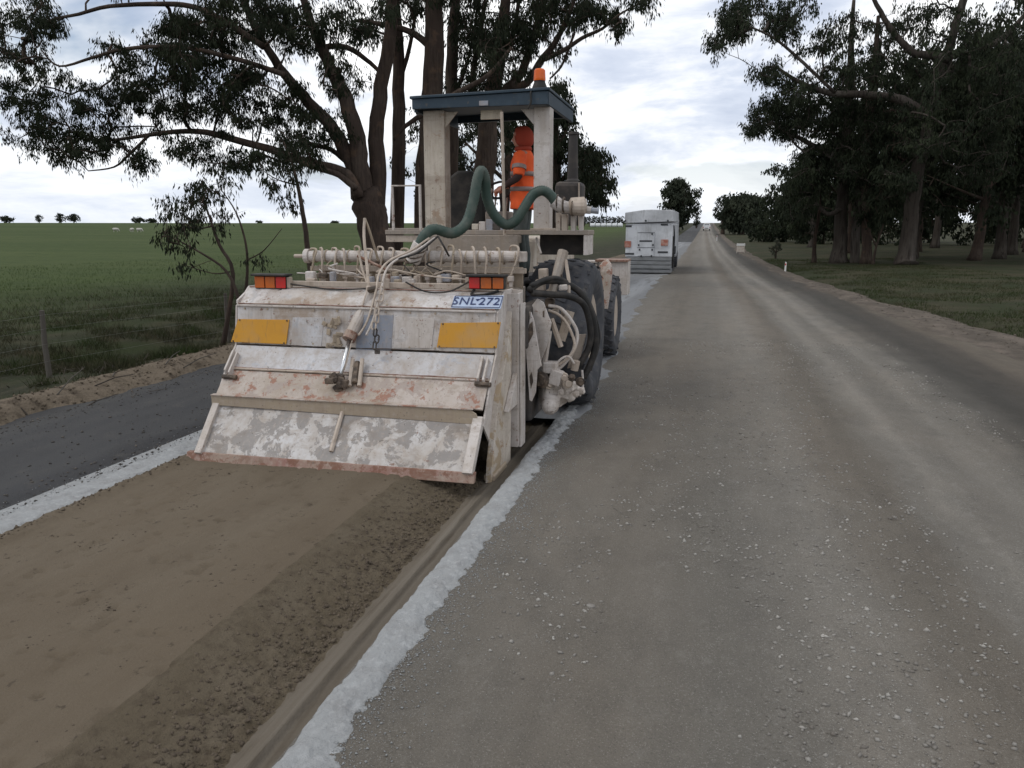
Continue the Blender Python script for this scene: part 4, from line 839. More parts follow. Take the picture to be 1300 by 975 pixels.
# wheels
def wheel(xc, w, yc, R, lug, label):
    zc = R - .02
    t = MB(); hw = w / 2
    prof = [(-hw * .80, R * .55), (-hw, R * .66), (-hw * 1.02, R * .84), (-hw * .86, R * .945), (-hw * .45, R * .985), (0, R), (hw * .45, R * .985), (hw * .86, R * .945), (hw * 1.02, R * .84), (hw, R * .66), (hw * .80, R * .55)]
    root = MB().lathe([(-hw * .3, R * .18), (-hw * .2, R * .52), (hw * .2, R * .52), (hw * .3, R * .18)], (xc, yc, zc), (1, 0, 0), 24).build('wheel', 'white', mach, label=label)
    ty = t.lathe(prof, (xc, yc, zc), (1, 0, 0), 44).build('tyre', 'tyre', root, smooth=True)
    MB().lathe([(-hw * .86, R * .50), (-hw * .80, R * .57), (hw * .80, R * .57), (hw * .86, R * .50)], (xc, yc, zc), (1, 0, 0), 28).build('rim', 'beige', root)
    L = MB(); N = 22
    for k in range(N):
        for s in (-1, 1):
            a = 2 * math.pi * (k + (.5 if s > 0 else 0)) / N
            for j in range(3):
                u0, u1 = hw * (.06 + .30 * j), hw * (.06 + .30 * (j + 1)); rr = R * (1.002 - .018 * j * j * .5 - .012 * j)
                aa = a + s * 0 + .13 * j
                c = Vector((xc + s * (u0 + u1) / 2, yc + math.sin(aa) * rr, zc + math.cos(aa) * rr))
                L.box(c, (u1 - u0 + .01, .075, lug), Matrix.Rotation(-aa, 3, 'X') @ Matrix.Rotation(s * -.35, 3, 'Z'))
    L.build('tread_lugs', 'tyre', root, .006)
wheel(-1.655, .72, 9.38, .875, .008, 'large dusty rear wheel beside the hydraulic hoses')
wheel(-4.05, .60, 9.38, .80, .03, 'rear wheel on the field side')
wheel(-1.72, .50, 13.2, .67, .05, 'lugged front wheel')
wheel(-4.2, .50, 13.2, .67, .05, 'lugged front wheel on the field side')
MB().tube([(-4.2, 13.2, .65), (-1.8, 13.2, .65)], .12, 10).build('front_axle', 'dark_steel', mach)
MB().tube([(-4.0, 9.38, .83), (-1.7, 9.38, .83)], .16, 10).build('rear_axle', 'dark_steel', mach)
# front steps and bumper box on the right
a, b = at(771, 332, 14.4), at(797, 374, 14.4)
MB().span((a.x, 14.3, b.z), (b.x, 14.32, a.z)).span((b.x - .02, 14.32, b.z), (b.x, 14.75, a.z)).build('bumper_box', 'white', mach, .005)
MB().span((a.x - .2, 14.25, a.z), (b.x, 14.8, a.z + .04)).build('bumper_top', 'lip', mach, .005)
MB().span((-3.9, 14.6, .5), (-2.0, 14.8, 1.5)).build('front_bumper', 'white', mach, .02)
MB().tube([at(766, 334, 12.2), at(770, 345, 12.1), at(768, 392, 12.0)], [.09, .10, .05], 8, 3, flat=.35).build('mudguard', 'pinkrust', mach)

# ---------------------------------------------------------------- trees
M['bark'] = mat('gum_bark', (.055, .040, .032), .9, 0, [
    dict(col=(.105, .082, .066), scale=1.3, stretch=(1, 1, .35), lo=.46, hi=.68, detail=5, amt=.8),
    dict(col=(.035, .026, .022), scale=6, stretch=(2.2, 2.2, .22), lo=.45, hi=.65, detail=6, amt=.85),
    dict(col=(.12, .075, .05), scale=2.5, lo=.55, hi=.7, detail=6, amt=.6)], dict(scale=9, stretch=(2, 2, .25), detail=7, str=.8, dist=.05), spec=.1)
M['bark_pale'] = mat('pale_grey_gum_bark', (.060, .050, .042), .9, 0, [
    dict(col=(.10, .087, .075), scale=.9, stretch=(1, 1, .3), lo=.46, hi=.66, detail=5), dict(col=(.03, .024, .02), scale=3.5, stretch=(2, 2, .25), lo=.47, hi=.65, detail=7, amt=.85)], dict(scale=7, stretch=(2, 2, .25), detail=7, str=.8, dist=.06), spec=.1)
M['leaf'] = mat('gum_leaves', (.015, .020, .011), .8, 0, [dict(col=(.028, .034, .017), scale=.9, lo=.45, hi=.65, detail=4), dict(col=(.013, .017, .010), scale=2.6, lo=.5, hi=.7, detail=3), dict(col=(.05, .036, .018), scale=9, lo=.66, hi=.74, detail=3, amt=.6)], spec=.12, transl=.22)
M['leaf_dark'] = mat('dense_gum_leaves', (.019, .025, .014), .8, 0, [dict(col=(.034, .042, .022), scale=.55, lo=.45, hi=.65, detail=4), dict(col=(.012, .016, .010), scale=1.6, lo=.5, hi=.7, detail=3)], spec=.12, transl=.12)
M['leaf_far'] = mat('far_tree_leaves', (.028, .034, .023), .8, 0, [dict(col=(.045, .052, .033), scale=.3, lo=.45, hi=.65, detail=4)], spec=.1, transl=.15)

M['leaf_pale'] = mat('pale_grey_green_leaves', (.075, .082, .060), .9, 0, [dict(col=(.05, .056, .038), scale=2, lo=.45, hi=.65)], spec=.1, transl=.2)
def catmull(P, k):
    out = []
    for i in range(len(P) - 1):
        p0, p1, p2, p3 = P[max(i - 1, 0)], P[i], P[i + 1], P[min(i + 2, len(P) - 1)]
        for j in range(k):
            t = j / k; out.append(.5 * ((2 * p1) + (p2 - p0) * t + (2 * p0 - 5 * p1 + 4 * p2 - p3) * t * t + (3 * p1 - p0 - 3 * p2 + p3) * t ** 3))
    out.append(P[-1]); return out
def leaf_mesh(c, rad, nper, ll, lw, rg, droop=.75, squash=.8, ntw=6):
    """sprays of narrow hanging leaves along short twigs; c (n,3) spray centres, rad (n,)"""
    n = len(c)
    d = rg.standard_normal((n, ntw, 3)); d[..., 2] = d[..., 2] * squash + .05; d /= np.linalg.norm(d, axis=-1, keepdims=True)
    tl = rad[:, None] * (.55 + .6 * rg.random((n, ntw)))
    tips = c[:, None, :] + d * tl[..., None]
    # twigs
    w = .006 + .004 * (rad.mean() > .6); a = np.array([[1, 0, 0], [-.5, .8, 0], [-.5, -.8, .3]]) * w
    b0 = np.repeat(c[:, None, :], ntw, 1)
    TV = np.concatenate([b0[:, :, None, :] + a, tips[:, :, None, :] + a * .35], 2).reshape(-1, 6, 3)
    q = np.array([[0, 1, 4, 3], [1, 2, 5, 4], [2, 0, 3, 5]])
    TF = (q[None] + (np.arange(len(TV)) * 6)[:, None, None]).reshape(-1, 4)
    # leaves
    N = n * nper; ci = np.repeat(np.arange(n), nper); ti = rg.integers(0, ntw, N); t = .25 + .8 * rg.random(N)
    p = c[ci] + d[ci, ti] * (tl[ci, ti] * t)[:, None] + rg.standard_normal((N, 3)) * (rad[ci] * .13)[:, None]
    ax = rg.standard_normal((N, 3)); ax /= np.linalg.norm(ax, axis=1, keepdims=True); ax = ax * (1 - droop) + np.array([0, 0, -droop]) + d[ci, ti] * .25; ax /= np.linalg.norm(ax, axis=1, keepdims=True)
    sd = np.cross(ax, rg.standard_normal((N, 3))); sd /= np.linalg.norm(sd, axis=1, keepdims=True) + 1e-9
    L = ll * (.6 + .7 * rg.random(N))[:, None]; W = lw * (.7 + .6 * rg.random(N))[:, None]
    V = np.stack([p, p + ax * L * .4 + sd * W, p + ax * L, p + ax * L * .45 - sd * W], 1).reshape(-1, 3)
    return V, np.arange(4 * N).reshape(-1, 4), TV.reshape(-1, 3), TF
def grow(name, label, limbs, clumps, leaf=(.15, .022, 90, .45), bark='bark', leafm='leaf', seed=1, cat='tree', group=None, droop=.75, tipr=.008, flare=1.35, sides=10, up_bias=.35):
    """limbs: lists of (point, radius), the first starts at the ground; clumps: spray centres (n,3) and their size factors"""
    rg = np.random.default_rng(seed); rr = random.Random(seed)
    base = Vector(limbs[0][0][0]); root = thing(name, base, label, cat, group)
    mb = MB(); nodes, par, rads = [], [], []
    for li, limb in enumerate(limbs):
        P = [Vector(p) for p, _ in limb]; R = [q for _, q in limb]; k = 4
        Q = catmull(P, k); S = [np.interp(i / k, range(len(R)), R) for i in range(len(Q))]
        if li == 0: S[0] *= flare; S[1] *= 1 + (flare - 1) * .4
        Q = [q + Vector((rr.uniform(-1, 1), rr.uniform(-1, 1), 0)) * s * .14 for q, s in zip(Q, S)]
        mb.tube(Q, S, sides)
        st = len(nodes); lo = 0 if li else max(2, len(Q) // 3)
        for i in range(lo, len(Q)): nodes.append(Q[i]); par.append(-1); rads.append(S[i])
    C = np.array([tuple(c) for c, _ in clumps]); sz = np.array([s for _, s in clumps])
    N0 = np.array([tuple(p) for p in nodes]); d0 = np.array([np.min(np.linalg.norm(N0 - c, axis=1)) for c in C]); order = np.argsort(d0)
    A = list(N0); paths = []; tips = [0] * len(nodes); parent = list(par)
    for ci in order:
        c = C[ci]; arr = np.array(A); dv = c - arr; dist = np.linalg.norm(dv, axis=1)
        cost = dist * (1 + up_bias * np.clip(-dv[:, 2] / (dist + 1e-6), 0, 1)); j = int(np.argmin(cost)); a = Vector(A[j]); b = Vector(c); L = (b - a).length
        if L < .02: continue
        m = max(2, min(6, int(L / .35) + 1)); idx = [j]; side = Vector((rr.uniform(-1, 1), rr.uniform(-1, 1), rr.uniform(-.2, .9))) * L * .16
        for k in range(1, m + 1):
            t = k / m; q = a.lerp(b, t) + side * math.sin(t * math.pi) + Vector((rr.uniform(-1, 1), rr.uniform(-1, 1), rr.uniform(-1, 1))) * L * .03 * (k < m)
            A.append(np.array(q)); parent.append(idx[-1]); tips.append(0); idx.append(len(A) - 1)
        paths.append(idx)
        k = idx[-1]
        while k >= len(nodes): tips[k] += 1; k = parent[k]
    for idx in paths:
        pts = [Vector(A[i]) for i in idx]; R = [tipr * max(tips[i], 1) ** .55 for i in idx[1:]]; R = [min(R[0] * 1.15, rads[idx[0]] * .8 if idx[0] < len(rads) else R[0] * 1.3)] + R
        mb.tube(pts, R, 5, cap=False)
    tr = mb.build('trunk', bark, root, smooth=True)
    ll, lw, nper, rad = leaf
    V, F, TV, TF = leaf_mesh(C, rad * sz, nper, ll, lw, rg, droop)
    off = np.array(base)
    me = mesh_np('crown', np.concatenate([V, TV]) - off, np.concatenate([F, TF + len(V)])); me.materials.append(M[leafm]); me.materials.append(M[bark])
    me.polygons.foreach_set('material_index', np.concatenate([np.zeros(len(F), np.int32), np.ones(len(TF), np.int32)])); link('crown', me, None, root)
    return root
def pxlimb(pts, Y):               # (x, y, radius[, dY]) read off the photograph at distance Y
    return [(at(p[0], p[1], Y + (p[3] if len(p) > 3 else 0)), p[2]) for p in pts]
def pxclumps(areas, Y, seed, dy=1.6, size=(.75, 1.3)):
    """areas: (x, y, rx, ry, count[, dY])"""
    r = random.Random(seed); out = []
    for ar in areas:
        x, y, rx, ry, n = ar[:5]; dd = ar[5] if len(ar) > 5 else 0
        for _ in range(n):
            a, q = r.uniform(0, 6.283), math.sqrt(r.random()); out.append((at(x + rx * q * math.cos(a), y + ry * q * math.sin(a), Y + dd + r.gauss(0, dy)), r.uniform(*size)))
    return out
def grounded(limb):               # let the first point stand in the ground below the second
    p = limb[0][0]; limb[0] = (Vector((p.x, p.y, Z(p.x, p.y) - .05)), limb[0][1]); return limb
# --- spreading gum beside the machine
YA = 24
grow('spreading_gum_tree', 'wide spreading gum with a forked trunk and low limbs reaching over the paddock', [
    grounded(pxlimb([(482, 380, .62), (478, 300, .52), (468, 262, .50), (462, 240, .42)], YA)),
    pxlimb([(464, 250, .34), (458, 215, .30), (452, 175, .27), (440, 130, .24), (424, 95, .20), (408, 60, .17), (392, 20, .13), (375, -40, .08)], YA),
    pxlimb([(458, 240, .26), (440, 195, .23), (420, 160, .20), (392, 130, .18), (362, 95, .15), (335, 55, .12), (312, 10, .10), (290, -50, .06)], YA),
    pxlimb([(478, 270, .34), (480, 220, .28), (478, 165, .25), (484, 110, .23), (494, 60, .21), (497, 0, .17), (500, -80, .10)], YA + .4),
    pxlimb([(456, 250, .16), (445, 225, .15), (425, 214, .14), (400, 208, .13), (372, 200, .12), (345, 190, .12), (300, 178, .11), (262, 168, .095), (225, 167, .08), (185, 172, .065), (140, 178, .045), (95, 176, .025)], YA - .5),
    pxlimb([(452, 240, .10), (430, 222, .09), (405, 214, .085), (380, 205, .07), (350, 192, .05)], YA - 1.2),
    pxlimb([(190, 171, .05), (165, 195, .045), (145, 212, .03), (112, 217, .018)], YA - .8),
    pxlimb([(335, 60, .09), (290, 30, .085), (250, 10, .08), (209, 5, .075), (139, 8, .06), (100, 18, .05), (61, 27, .04), (30, 50, .02)], YA - 1.5),
    pxlimb([(362, 95, .08), (300, 75, .07), (230, 60, .065), (160, 62, .055), (115, 74, .045), (75, 84, .03), (53, 64, .02)], YA - 2),
    pxlimb([(445, 210, .09), (420, 190, .08), (395, 183, .07), (375, 172, .05)], YA + .5),
    pxlimb([(408, 60, .10), (440, 60, .09), (470, 80, .07), (490, 100, .05)], YA + 1.5),
    ], pxclumps([(30, 40, 45, 42, 46), (70, 120, 62, 38, 34), (50, 170, 50, 22, 20), (140, 60, 26, 12, 6), (150, 120, 60, 30, 30), (95, 185, 48, 20, 24), (200, 95, 60, 40, 46), (215, 40, 40, 24, 22), (270, 70, 60, 55, 80), (300, 25, 80, 32, 70), (330, 130, 60, 45, 56), (380, 30, 60, 34, 50), (250, 150, 60, 26, 26), (180, 200, 20, 14, 10), (250, 190, 30, 14, 15), (300, 200, 36, 14, 14), (130, 170, 46, 18, 16), (400, 165, 42, 28, 30), (375, 205, 26, 18, 10), (435, 90, 32, 30, 14), (460, 20, 34, 26, 14), (5, 130, 26, 26, 12), (-30, 60, 30, 80, 20), (200, -40, 240, 30, 90)], YA - .8, 5, 1.3),
    leaf=(.145, .017, 120, .43), seed=21, tipr=.0085)
# --- row of straight gums behind the canopy
grow('slender_gum_tree', 'slender straight gum rising between the forked gum and the canopy post', [
    grounded(pxlimb([(503, 380, .28), (504, 260, .25), (506, 160, .23), (505, 70, .20), (500, -20, .16), (498, -90, .10)], 27)),
    pxlimb([(505, 110, .09), (520, 60, .07), (528, 10, .05), (530, -40, .03)], 27)],
    pxclumps([(515, -10, 36, 40, 30), (500, -70, 50, 30, 30)], 27, 6), leaf=(.17, .02, 80, .5), seed=22)
grow('stout_gum_tree', 'stout reddish-brown gum trunk standing behind the left canopy post', [
    grounded(pxlimb([(540, 380, .44), (542, 260, .40), (546, 160, .36), (550, 70, .33), (552, -10, .27), (556, -90, .16)], 26)),
    pxlimb([(500, 178, .04), (515, 160, .07), (545, 140, .09), (580, 118, .085), (620, 95, .07), (650, 60, .05)], 25),
    pxlimb([(548, 60, .13), (520, 40, .10), (480, 30, .08), (450, 26, .05)], 26)],
    pxclumps([(470, 40, 40, 30, 14), (560, -30, 70, 40, 50), (640, 60, 34, 26, 16)], 26, 7), leaf=(.17, .02, 80, .5), seed=23)
grow('straight_gum_tree', 'straight grey gum partly hidden behind the stout reddish trunk', [
    grounded(pxlimb([(572, 380, .30), (572, 260, .28), (573, 160, .26), (574, 70, .22), (578, -10, .18), (582, -80, .1)], 30)),
    pxlimb([(574, 130, .08), (590, 90, .06), (602, 40, .05), (606, 0, .03)], 30)],
    pxclumps([(590, 40, 26, 40, 20), (585, 110, 20, 26, 10), (590, -30, 50, 40, 30)], 30, 8), leaf=(.17, .021, 80, .55), seed=24)
grow('branching_gum_tree', 'many-branched gum rising behind the canopy with boughs leaning over the road', [
    grounded(pxlimb([(608, 380, .46), (612, 260, .42), (617, 190, .38), (622, 140, .32), (632, 80, .26), (640, 20, .2), (648, -60, .1)], 29)),
    pxlimb([(622, 150, .22), (640, 118, .19), (662, 92, .16), (676, 50, .13), (690, 0, .10), (700, -50, .05)], 29),
    pxlimb([(650, 108, .15), (668, 106, .14), (688, 76, .12), (706, 52, .10), (722, 18, .08), (740, -30, .05)], 28.2),
    pxlimb([(690, 76, .08), (712, 66, .075), (740, 48, .065), (765, 36, .05), (790, 16, .035), (822, 0, .02)], 27.5),
    pxlimb([(698, 100, .03), (712, 85, .04), (722, 62, .05), (730, 40, .04)], 28),
    pxlimb([(612, 150, .14), (600, 110, .12), (606, 60, .10), (616, 0, .07)], 30),
    pxlimb([(632, 80, .12), (652, 40, .09), (660, -10, .06)], 30)],
    pxclumps([(610, 40, 34, 40, 40), (660, 30, 40, 34, 50), (715, 10, 40, 20, 34), (770, 18, 26, 12, 10), (815, 2, 16, 8, 8), (785, 32, 12, 8, 5), (740, 20, 26, 18, 12), (700, 55, 16, 16, 6), (650, 85, 20, 16, 9), (600, 100, 20, 30, 14), (680, -40, 120, 30, 60)], 28.6, 9, 1.4), leaf=(.17, .021, 90, .5), seed=25)
# --- more gums further along the left verge
grow('drooping_gum_tree', 'leafy drooping gum beyond the machine seen beside its exhaust stack', [
    grounded(pxlimb([(700, 330, .34), (702, 270, .3), (706, 200, .24), (704, 150, .16), (700, 110, .08)], 44)),
    pxlimb([(705, 240, .14), (725, 215, .11), (745, 200, .08), (760, 215, .04)], 44),
    pxlimb([(706, 190, .12), (720, 160, .09), (718, 125, .05)], 44),
    pxlimb([(704, 220, .12), (680, 190, .09), (660, 160, .05)], 45)],
    pxclumps([(708, 130, 14, 26, 40), (700, 175, 34, 34, 60), (745, 215, 24, 28, 60), (762, 240, 14, 20, 24), (730, 240, 24, 20, 30), (670, 165, 34, 40, 50)], 44, 10, 2), leaf=(.24, .04, 80, .6), seed=26)
grow('drooping_gum_tree', 'open-crowned gum seen through the canopy between its two posts', [
    grounded(pxlimb([(640, 330, .36), (640, 270, .32), (645, 200, .26), (640, 140, .18), (630, 90, .08)], 52)),
    pxlimb([(642, 230, .14), (610, 200, .11), (590, 180, .06)], 52)],
    pxclumps([(600, 190, 36, 50, 60), (640, 150, 40, 40, 40), (590, 250, 26, 24, 24), (540, 200, 40, 60, 30)], 52, 12, 2.5), leaf=(.26, .045, 70, .7), seed=27)
# --- saplings on the left verge
grow('sapling', 'straggly many-stemmed gum sapling with sparse leaves behind the hood corner', [
    grounded([(Vector((-8.55, 12.6, 0)), .045), (at(296, 350, 12.6), .035), (at(278, 310, 12.6), .028), (at(262, 265, 12.7), .018), (at(245, 235, 12.8), .01)]),
    pxlimb([(305, 385, .035), (288, 345, .025), (250, 318, .018), (215, 300, .01)], 12.5),
    pxlimb([(310, 390, .035), (314, 345, .025), (312, 310, .02), (300, 270, .014), (280, 240, .008)], 12.7),
    pxlimb([(292, 345, .014), (270, 347, .010), (230, 335, .006)], 12.6),
    pxlimb([(314, 330, .012), (335, 318, .010), (358, 290, .005)], 12.8)],
    pxclumps([(235, 265, 32, 22, 22), (255, 245, 26, 14, 12), (222, 305, 26, 14, 12), (275, 235, 22, 14, 8), (285, 262, 20, 18, 4), (240, 335, 20, 8, 3), (325, 330, 12, 6, 3), (265, 290, 22, 14, 5)], 12.6, 14, .4), leaf=(.10, .013, 30, .22), seed=28, tipr=.0035, sides=6, cat='sapling')
grow('sapling', 'thin bare leaning sapling stem between the shrub and the forked gum', [
    grounded([(at(398, 350, 19), .075)] + pxlimb([(391, 318, .07), (386, 280, .062), (380, 245, .05), (372, 212, .035), (360, 180, .02)], 19)),
    pxlimb([(378, 235, .025), (352, 228, .015), (330, 214, .008)], 19)],
    pxclumps([(350, 230, 24, 18, 8), (365, 190, 24, 16, 10), (330, 205, 16, 14, 6), (362, 262, 12, 14, 3)], 19, 15, .5), leaf=(.14, .018, 60, .32), seed=29, tipr=.005, sides=7, cat='sapling')

# --- the dark wood on the right
def gum3(name, label, x, y, h, lean, rad, seed, crown, bark='bark', leaf=(.30, .06, 90, .85), leafm='leaf_dark', n=90, group=None, lims=4, first=.35, flare=1.35, spread=1.0):
    r = random.Random(seed); b = Vector((x, y, Z(x, y) - .05)); P = []
    for k in range(6):
        t = k / 5; P.append((b + Vector((lean[0] * t * h + r.uniform(-.2, .2) * (k > 0), lean[1] * t * h + r.uniform(-.2, .2) * (k > 0), h * t)), rad * (1 - .78 * t)))
    limbs = [P]
    for k in range(lims):
        t = first + (.9 - first) * (k + r.random() * .6) / lims; i = t * 5; i0 = int(i); s = P[i0][0].lerp(P[min(i0 + 1, 5)][0], i - i0); a = r.uniform(0, 6.283) if k else math.pi; L = h * r.uniform(.22, .36) * (1.25 - t * .6) * spread
        d = Vector((math.cos(a), math.sin(a), r.uniform(.25, .9))).normalized(); e = s + d * L; m = s.lerp(e, .5) + Vector((r.uniform(-.5, .5), r.uniform(-.5, .5), -L * .05))
        limbs.append([(s, rad * (1 - .8 * t) * .55), (m, rad * .22), (e, rad * .08)])
    cl = []
    while len(cl) < n:
        l = r.choice(limbs[1:] + [limbs[0][3:]]); p = l[-1][0].lerp(l[-2][0], r.random() * .8); q = p + Vector((r.gauss(0, 1), r.gauss(0, 1), r.gauss(0, .6))) * crown
        if q.z > b.z + h * first * .75: cl.append((q, r.uniform(.7, 1.3)))
    return grow(name, label, limbs, cl, leaf=leaf, bark=bark, leafm=leafm, seed=seed, group=group, tipr=.014, sides=9, flare=flare)
LF = (.23, .034, 78, .66)
grow('leaning_gum_tree', 'tall leaning gum with a thick pale-patched trunk at the front of the roadside wood', [
    grounded(pxlimb([(1149, 345, .56), (1153, 300, .46), (1160, 245, .40), (1172, 190, .35), (1186, 130, .30), (1200, 80, .26), (1214, 30, .22), (1235, -40, .22), (1250, -110, .1)], 52)),
    pxlimb([(1180, 150, .30), (1160, 135, .26), (1138, 125, .24), (1098, 120, .21), (1053, 118, .17), (1013, 103, .12), (985, 85, .07)], 50),
    pxlimb([(1205, 75, .26), (1180, 70, .22), (1158, 66, .20), (1135, 42, .17), (1118, 15, .13), (1100, -20, .09)], 51),
    pxlimb([(1200, 95, .22), (1235, 70, .2), (1270, 50, .16), (1300, 20, .12), (1330, -20, .07)], 53),
    pxlimb([(1163, 200, .14), (1150, 180, .12), (1140, 168, .09), (1146, 176, .05), (1190, 180, .03)], 50.5),
    pxlimb([(1060, 118, .10), (1020, 80, .09), (985, 50, .07), (955, 35, .05)], 49)],
    pxclumps([(935, 28, 20, 24, 52), (908, 56, 9, 10, 10), (955, 8, 22, 14, 14), (992, 34, 22, 14, 26), (1015, 8, 26, 12, 12), (1035, 55, 34, 20, 16), (975, 92, 18, 14, 18), (1010, 115, 22, 14, 20), (1050, 98, 36, 18, 22), (1080, 50, 30, 36, 16), (1120, 82, 36, 28, 26), (1150, 30, 36, 26, 18), (1200, 40, 46, 36, 30), (1260, 60, 46, 36, 36), (1290, 20, 28, 26, 12), (1160, 112, 46, 24, 26), (1120, -40, 160, 24, 40), (1175, 165, 40, 34, 34, -2), (1215, 120, 46, 34, 40), (1265, 130, 44, 50, 60), (1240, 200, 50, 36, 44), (1290, 90, 26, 40, 24), (1140, 225, 22, 16, 12, -2)], 51, 31, 2.2),
    leaf=LF, bark='bark_pale', leafm='leaf_dark', seed=41, tipr=.013, group=None)
grow('twin_trunk_gum_tree', 'thick forked gum trunks close together near the guide post', [
    grounded(pxlimb([(1064, 342, .52), (1067, 290, .42), (1071, 240, .37), (1074, 190, .32), (1078, 130, .30), (1080, 70, .2), (1084, 0, .1)], 56)),
    pxlimb([(1085, 340, .32), (1087, 290, .28), (1092, 230, .25), (1100, 170, .26), (1110, 110, .18), (1118, 50, .1)], 55.5),
    pxlimb([(1072, 215, .22), (1050, 195, .18), (1020, 178, .14), (995, 165, .10), (968, 150, .06)], 54),
    pxlimb([(1068, 265, .16), (1052, 272, .14), (1040, 262, .12), (1036, 252, .11), (1042, 232, .10), (1032, 205, .07)], 55)],
    pxclumps([(975, 140, 18, 16, 34), (960, 160, 12, 12, 16), (995, 165, 26, 14, 34), (1010, 140, 26, 16, 34), (1040, 150, 34, 26, 50), (1080, 112, 36, 34, 30), (1110, 160, 40, 36, 46), (1030, 205, 24, 18, 30), (1070, 200, 40, 34, 60), (1020, 235, 22, 24, 34), (1012, 262, 16, 20, 26), (1110, 215, 40, 30, 50)], 55, 32, 2.4),
    leaf=LF, bark='bark_pale', leafm='leaf_dark', seed=42, tipr=.013)
grow('straight_gum_tree', 'dark straight gum between the forked trunks and the leaning pale gum', [
    grounded(pxlimb([(1100, 342, .33), (1100, 290, .28), (1099, 230, .26), (1102, 160, .28), (1110, 90, .2), (1115, 20, .1)], 54)),
    pxlimb([(1099, 240, .14), (1120, 215, .12), (1140, 200, .08)], 54)],
    pxclumps([(1110, 60, 36, 44, 16), (1120, 130, 40, 36, 40), (1130, 200, 40, 34, 60), (1120, 245, 34, 16, 30)], 54, 33, 2.2), leaf=LF, leafm='leaf_dark', seed=43, tipr=.013)
grow('sapling', 'thin crooked sapling leaning at the edge of the roadside wood', [
    grounded(pxlimb([(1033, 336, .16), (1035, 300, .12), (1040, 270, .10), (1042, 240, .06)], 57))],
    pxclumps([(1035, 235, 16, 16, 20), (1020, 285, 14, 12, 10)], 57, 34, 1), leaf=(.26, .05, 70, .6), leafm='leaf_dark', seed=44, tipr=.01, cat='sapling')
grow('sapling', 'spindly branching sapling beside the leaning pale gum', [
    grounded(pxlimb([(1108, 342, .09), (1112, 315, .07), (1120, 290, .05), (1128, 265, .03)], 53)),
    pxlimb([(1112, 312, .05), (1104, 295, .04), (1098, 280, .02)], 53)],
    pxclumps([(1125, 270, 16, 14, 14), (1100, 275, 14, 10, 8)], 53, 35, .8), leaf=(.24, .04, 60, .5), leafm='leaf_dark', seed=45, tipr=.008, cat='sapling')
WG = 'gums deeper in the roadside wood'
deep = [(17.2, 60, 14, 0.36), (20.5, 66, 16, 0.40), (15.6, 70, 15, 0.40), (24.5, 76, 16, 0.40), (19.0, 84, 15, 0.36), (28.5, 84, 16, 0.48), (24.0, 62, 15, 0.40), (30, 70, 16, 0.52), (12.0, 78, 13, 0.32), (23.5, 96, 15, 0.40), (33, 98, 16, 0.48), (16, 100, 15, 0.40), (27.5, 58, 14, 0.40), (10.8, 96, 10, 0.32), (38, 88, 16, 0.48), (14.2, 64, 13, 0.32)]
for i, (x, y, h, rad) in enumerate(deep):
    gum3('gum_tree', 'shaded pale-trunked gum standing deeper in the dark wood right of the road' if i % 2 else 'shaded brown-trunked gum standing deeper in the dark wood right of the road', x, y, h, (random.Random(i).uniform(-.06, .06), 0), rad, 100 + i, 1.7, bark='bark_pale' if i % 2 else 'bark', leaf=(.36, .085, 80, 1.05), n=110, group=WG, lims=6, first=.22)
# low scrub closing the back of the wood
for i, (x, y, h) in enumerate([(14, 112, 6), (22, 118, 7), (30, 122, 8), (38, 118, 8), (47, 116, 9), (18, 132, 7), (44, 98, 9), (26, 108, 7), (35, 108, 8), (10, 124, 6), (52, 126, 9), (60, 112, 10), (42, 130, 9)]):
    gum3('bushy_tree', 'low bushy tree closing off the back of the dark wood', x, y, h, (0, 0), .2, 200 + i, 1.6, leaf=(.42, .11, 70, 1.3), n=90, group='bushy trees behind the wood', lims=6, first=.06, spread=1.3)

# --- distant trees
def far_tree(name, label, px, ybase, ytop, w, Y, seed, n=60, group=None, leafm='leaf_far'):
    b = at(px, ybase, Y); s = Y / FPX * 1.03; h = (ybase - ytop) * s; wd = w * s; r = random.Random(seed); gz_ = Z(b.x, b.y); base = Vector((b.x, b.y, gz_ - .1)); top = b.z + h
    H = top - gz_; limbs = [[(base, .05 * H), (base + Vector((0, 0, H * .4)), .035 * H), (base + Vector((.1, 0, H * .8)), .012 * H)]]
    for k in range(4):
        a = r.uniform(0, 6.28); limbs.append([(base + Vector((0, 0, H * .3)), .02 * H), (base + Vector((math.cos(a) * wd * .25, math.sin(a) * wd * .25, H * .55)), .012 * H), (base + Vector((math.cos(a) * wd * .4, math.sin(a) * wd * .4, H * .7)), .005 * H)])
    cl = []
    for _ in range(n):
        a, q, v = r.uniform(0, 6.283), math.sqrt(r.random()), r.random(); env = math.sqrt(max(0.05, 1 - (2 * v - 1) ** 2)) * (.8 + .2 * math.sin(5 * a + seed))
        cl.append((base + Vector((math.cos(a) * q * wd / 2 * env, math.sin(a) * q * wd / 2 * env, H * (.22 + .74 * v))), r.uniform(.7, 1.3)))
    k = wd / 7
    return grow(name, label, limbs, cl, leaf=(.45 * max(k, .2), .13 * max(k, .2), 70, .16 * wd), leafm=leafm, seed=seed, tipr=.01, sides=6, group=group)
far_tree('roadside_tree', 'round dark tree on the left roadside beyond the spreader truck', 859, 300, 235, 50, 205, 51, 150)
far_tree('roadside_tree', 'small far tree left of the road near the crest', 884, 287, 270, 13, 260, 52, 40)
far_tree('roadside_tree', 'broad flat-topped dark tree right of the road near the sign', 942, 300, 253, 62, 175, 53, 140)
far_tree('roadside_tree', 'pale-trunked tree at the left of the flat-topped trees by the road', 917, 302, 252, 26, 180, 54, 60)
far_tree('roadside_tree', 'dark tree between the flat-topped tree and the wood', 1000, 303, 236, 40, 150, 55, 90)
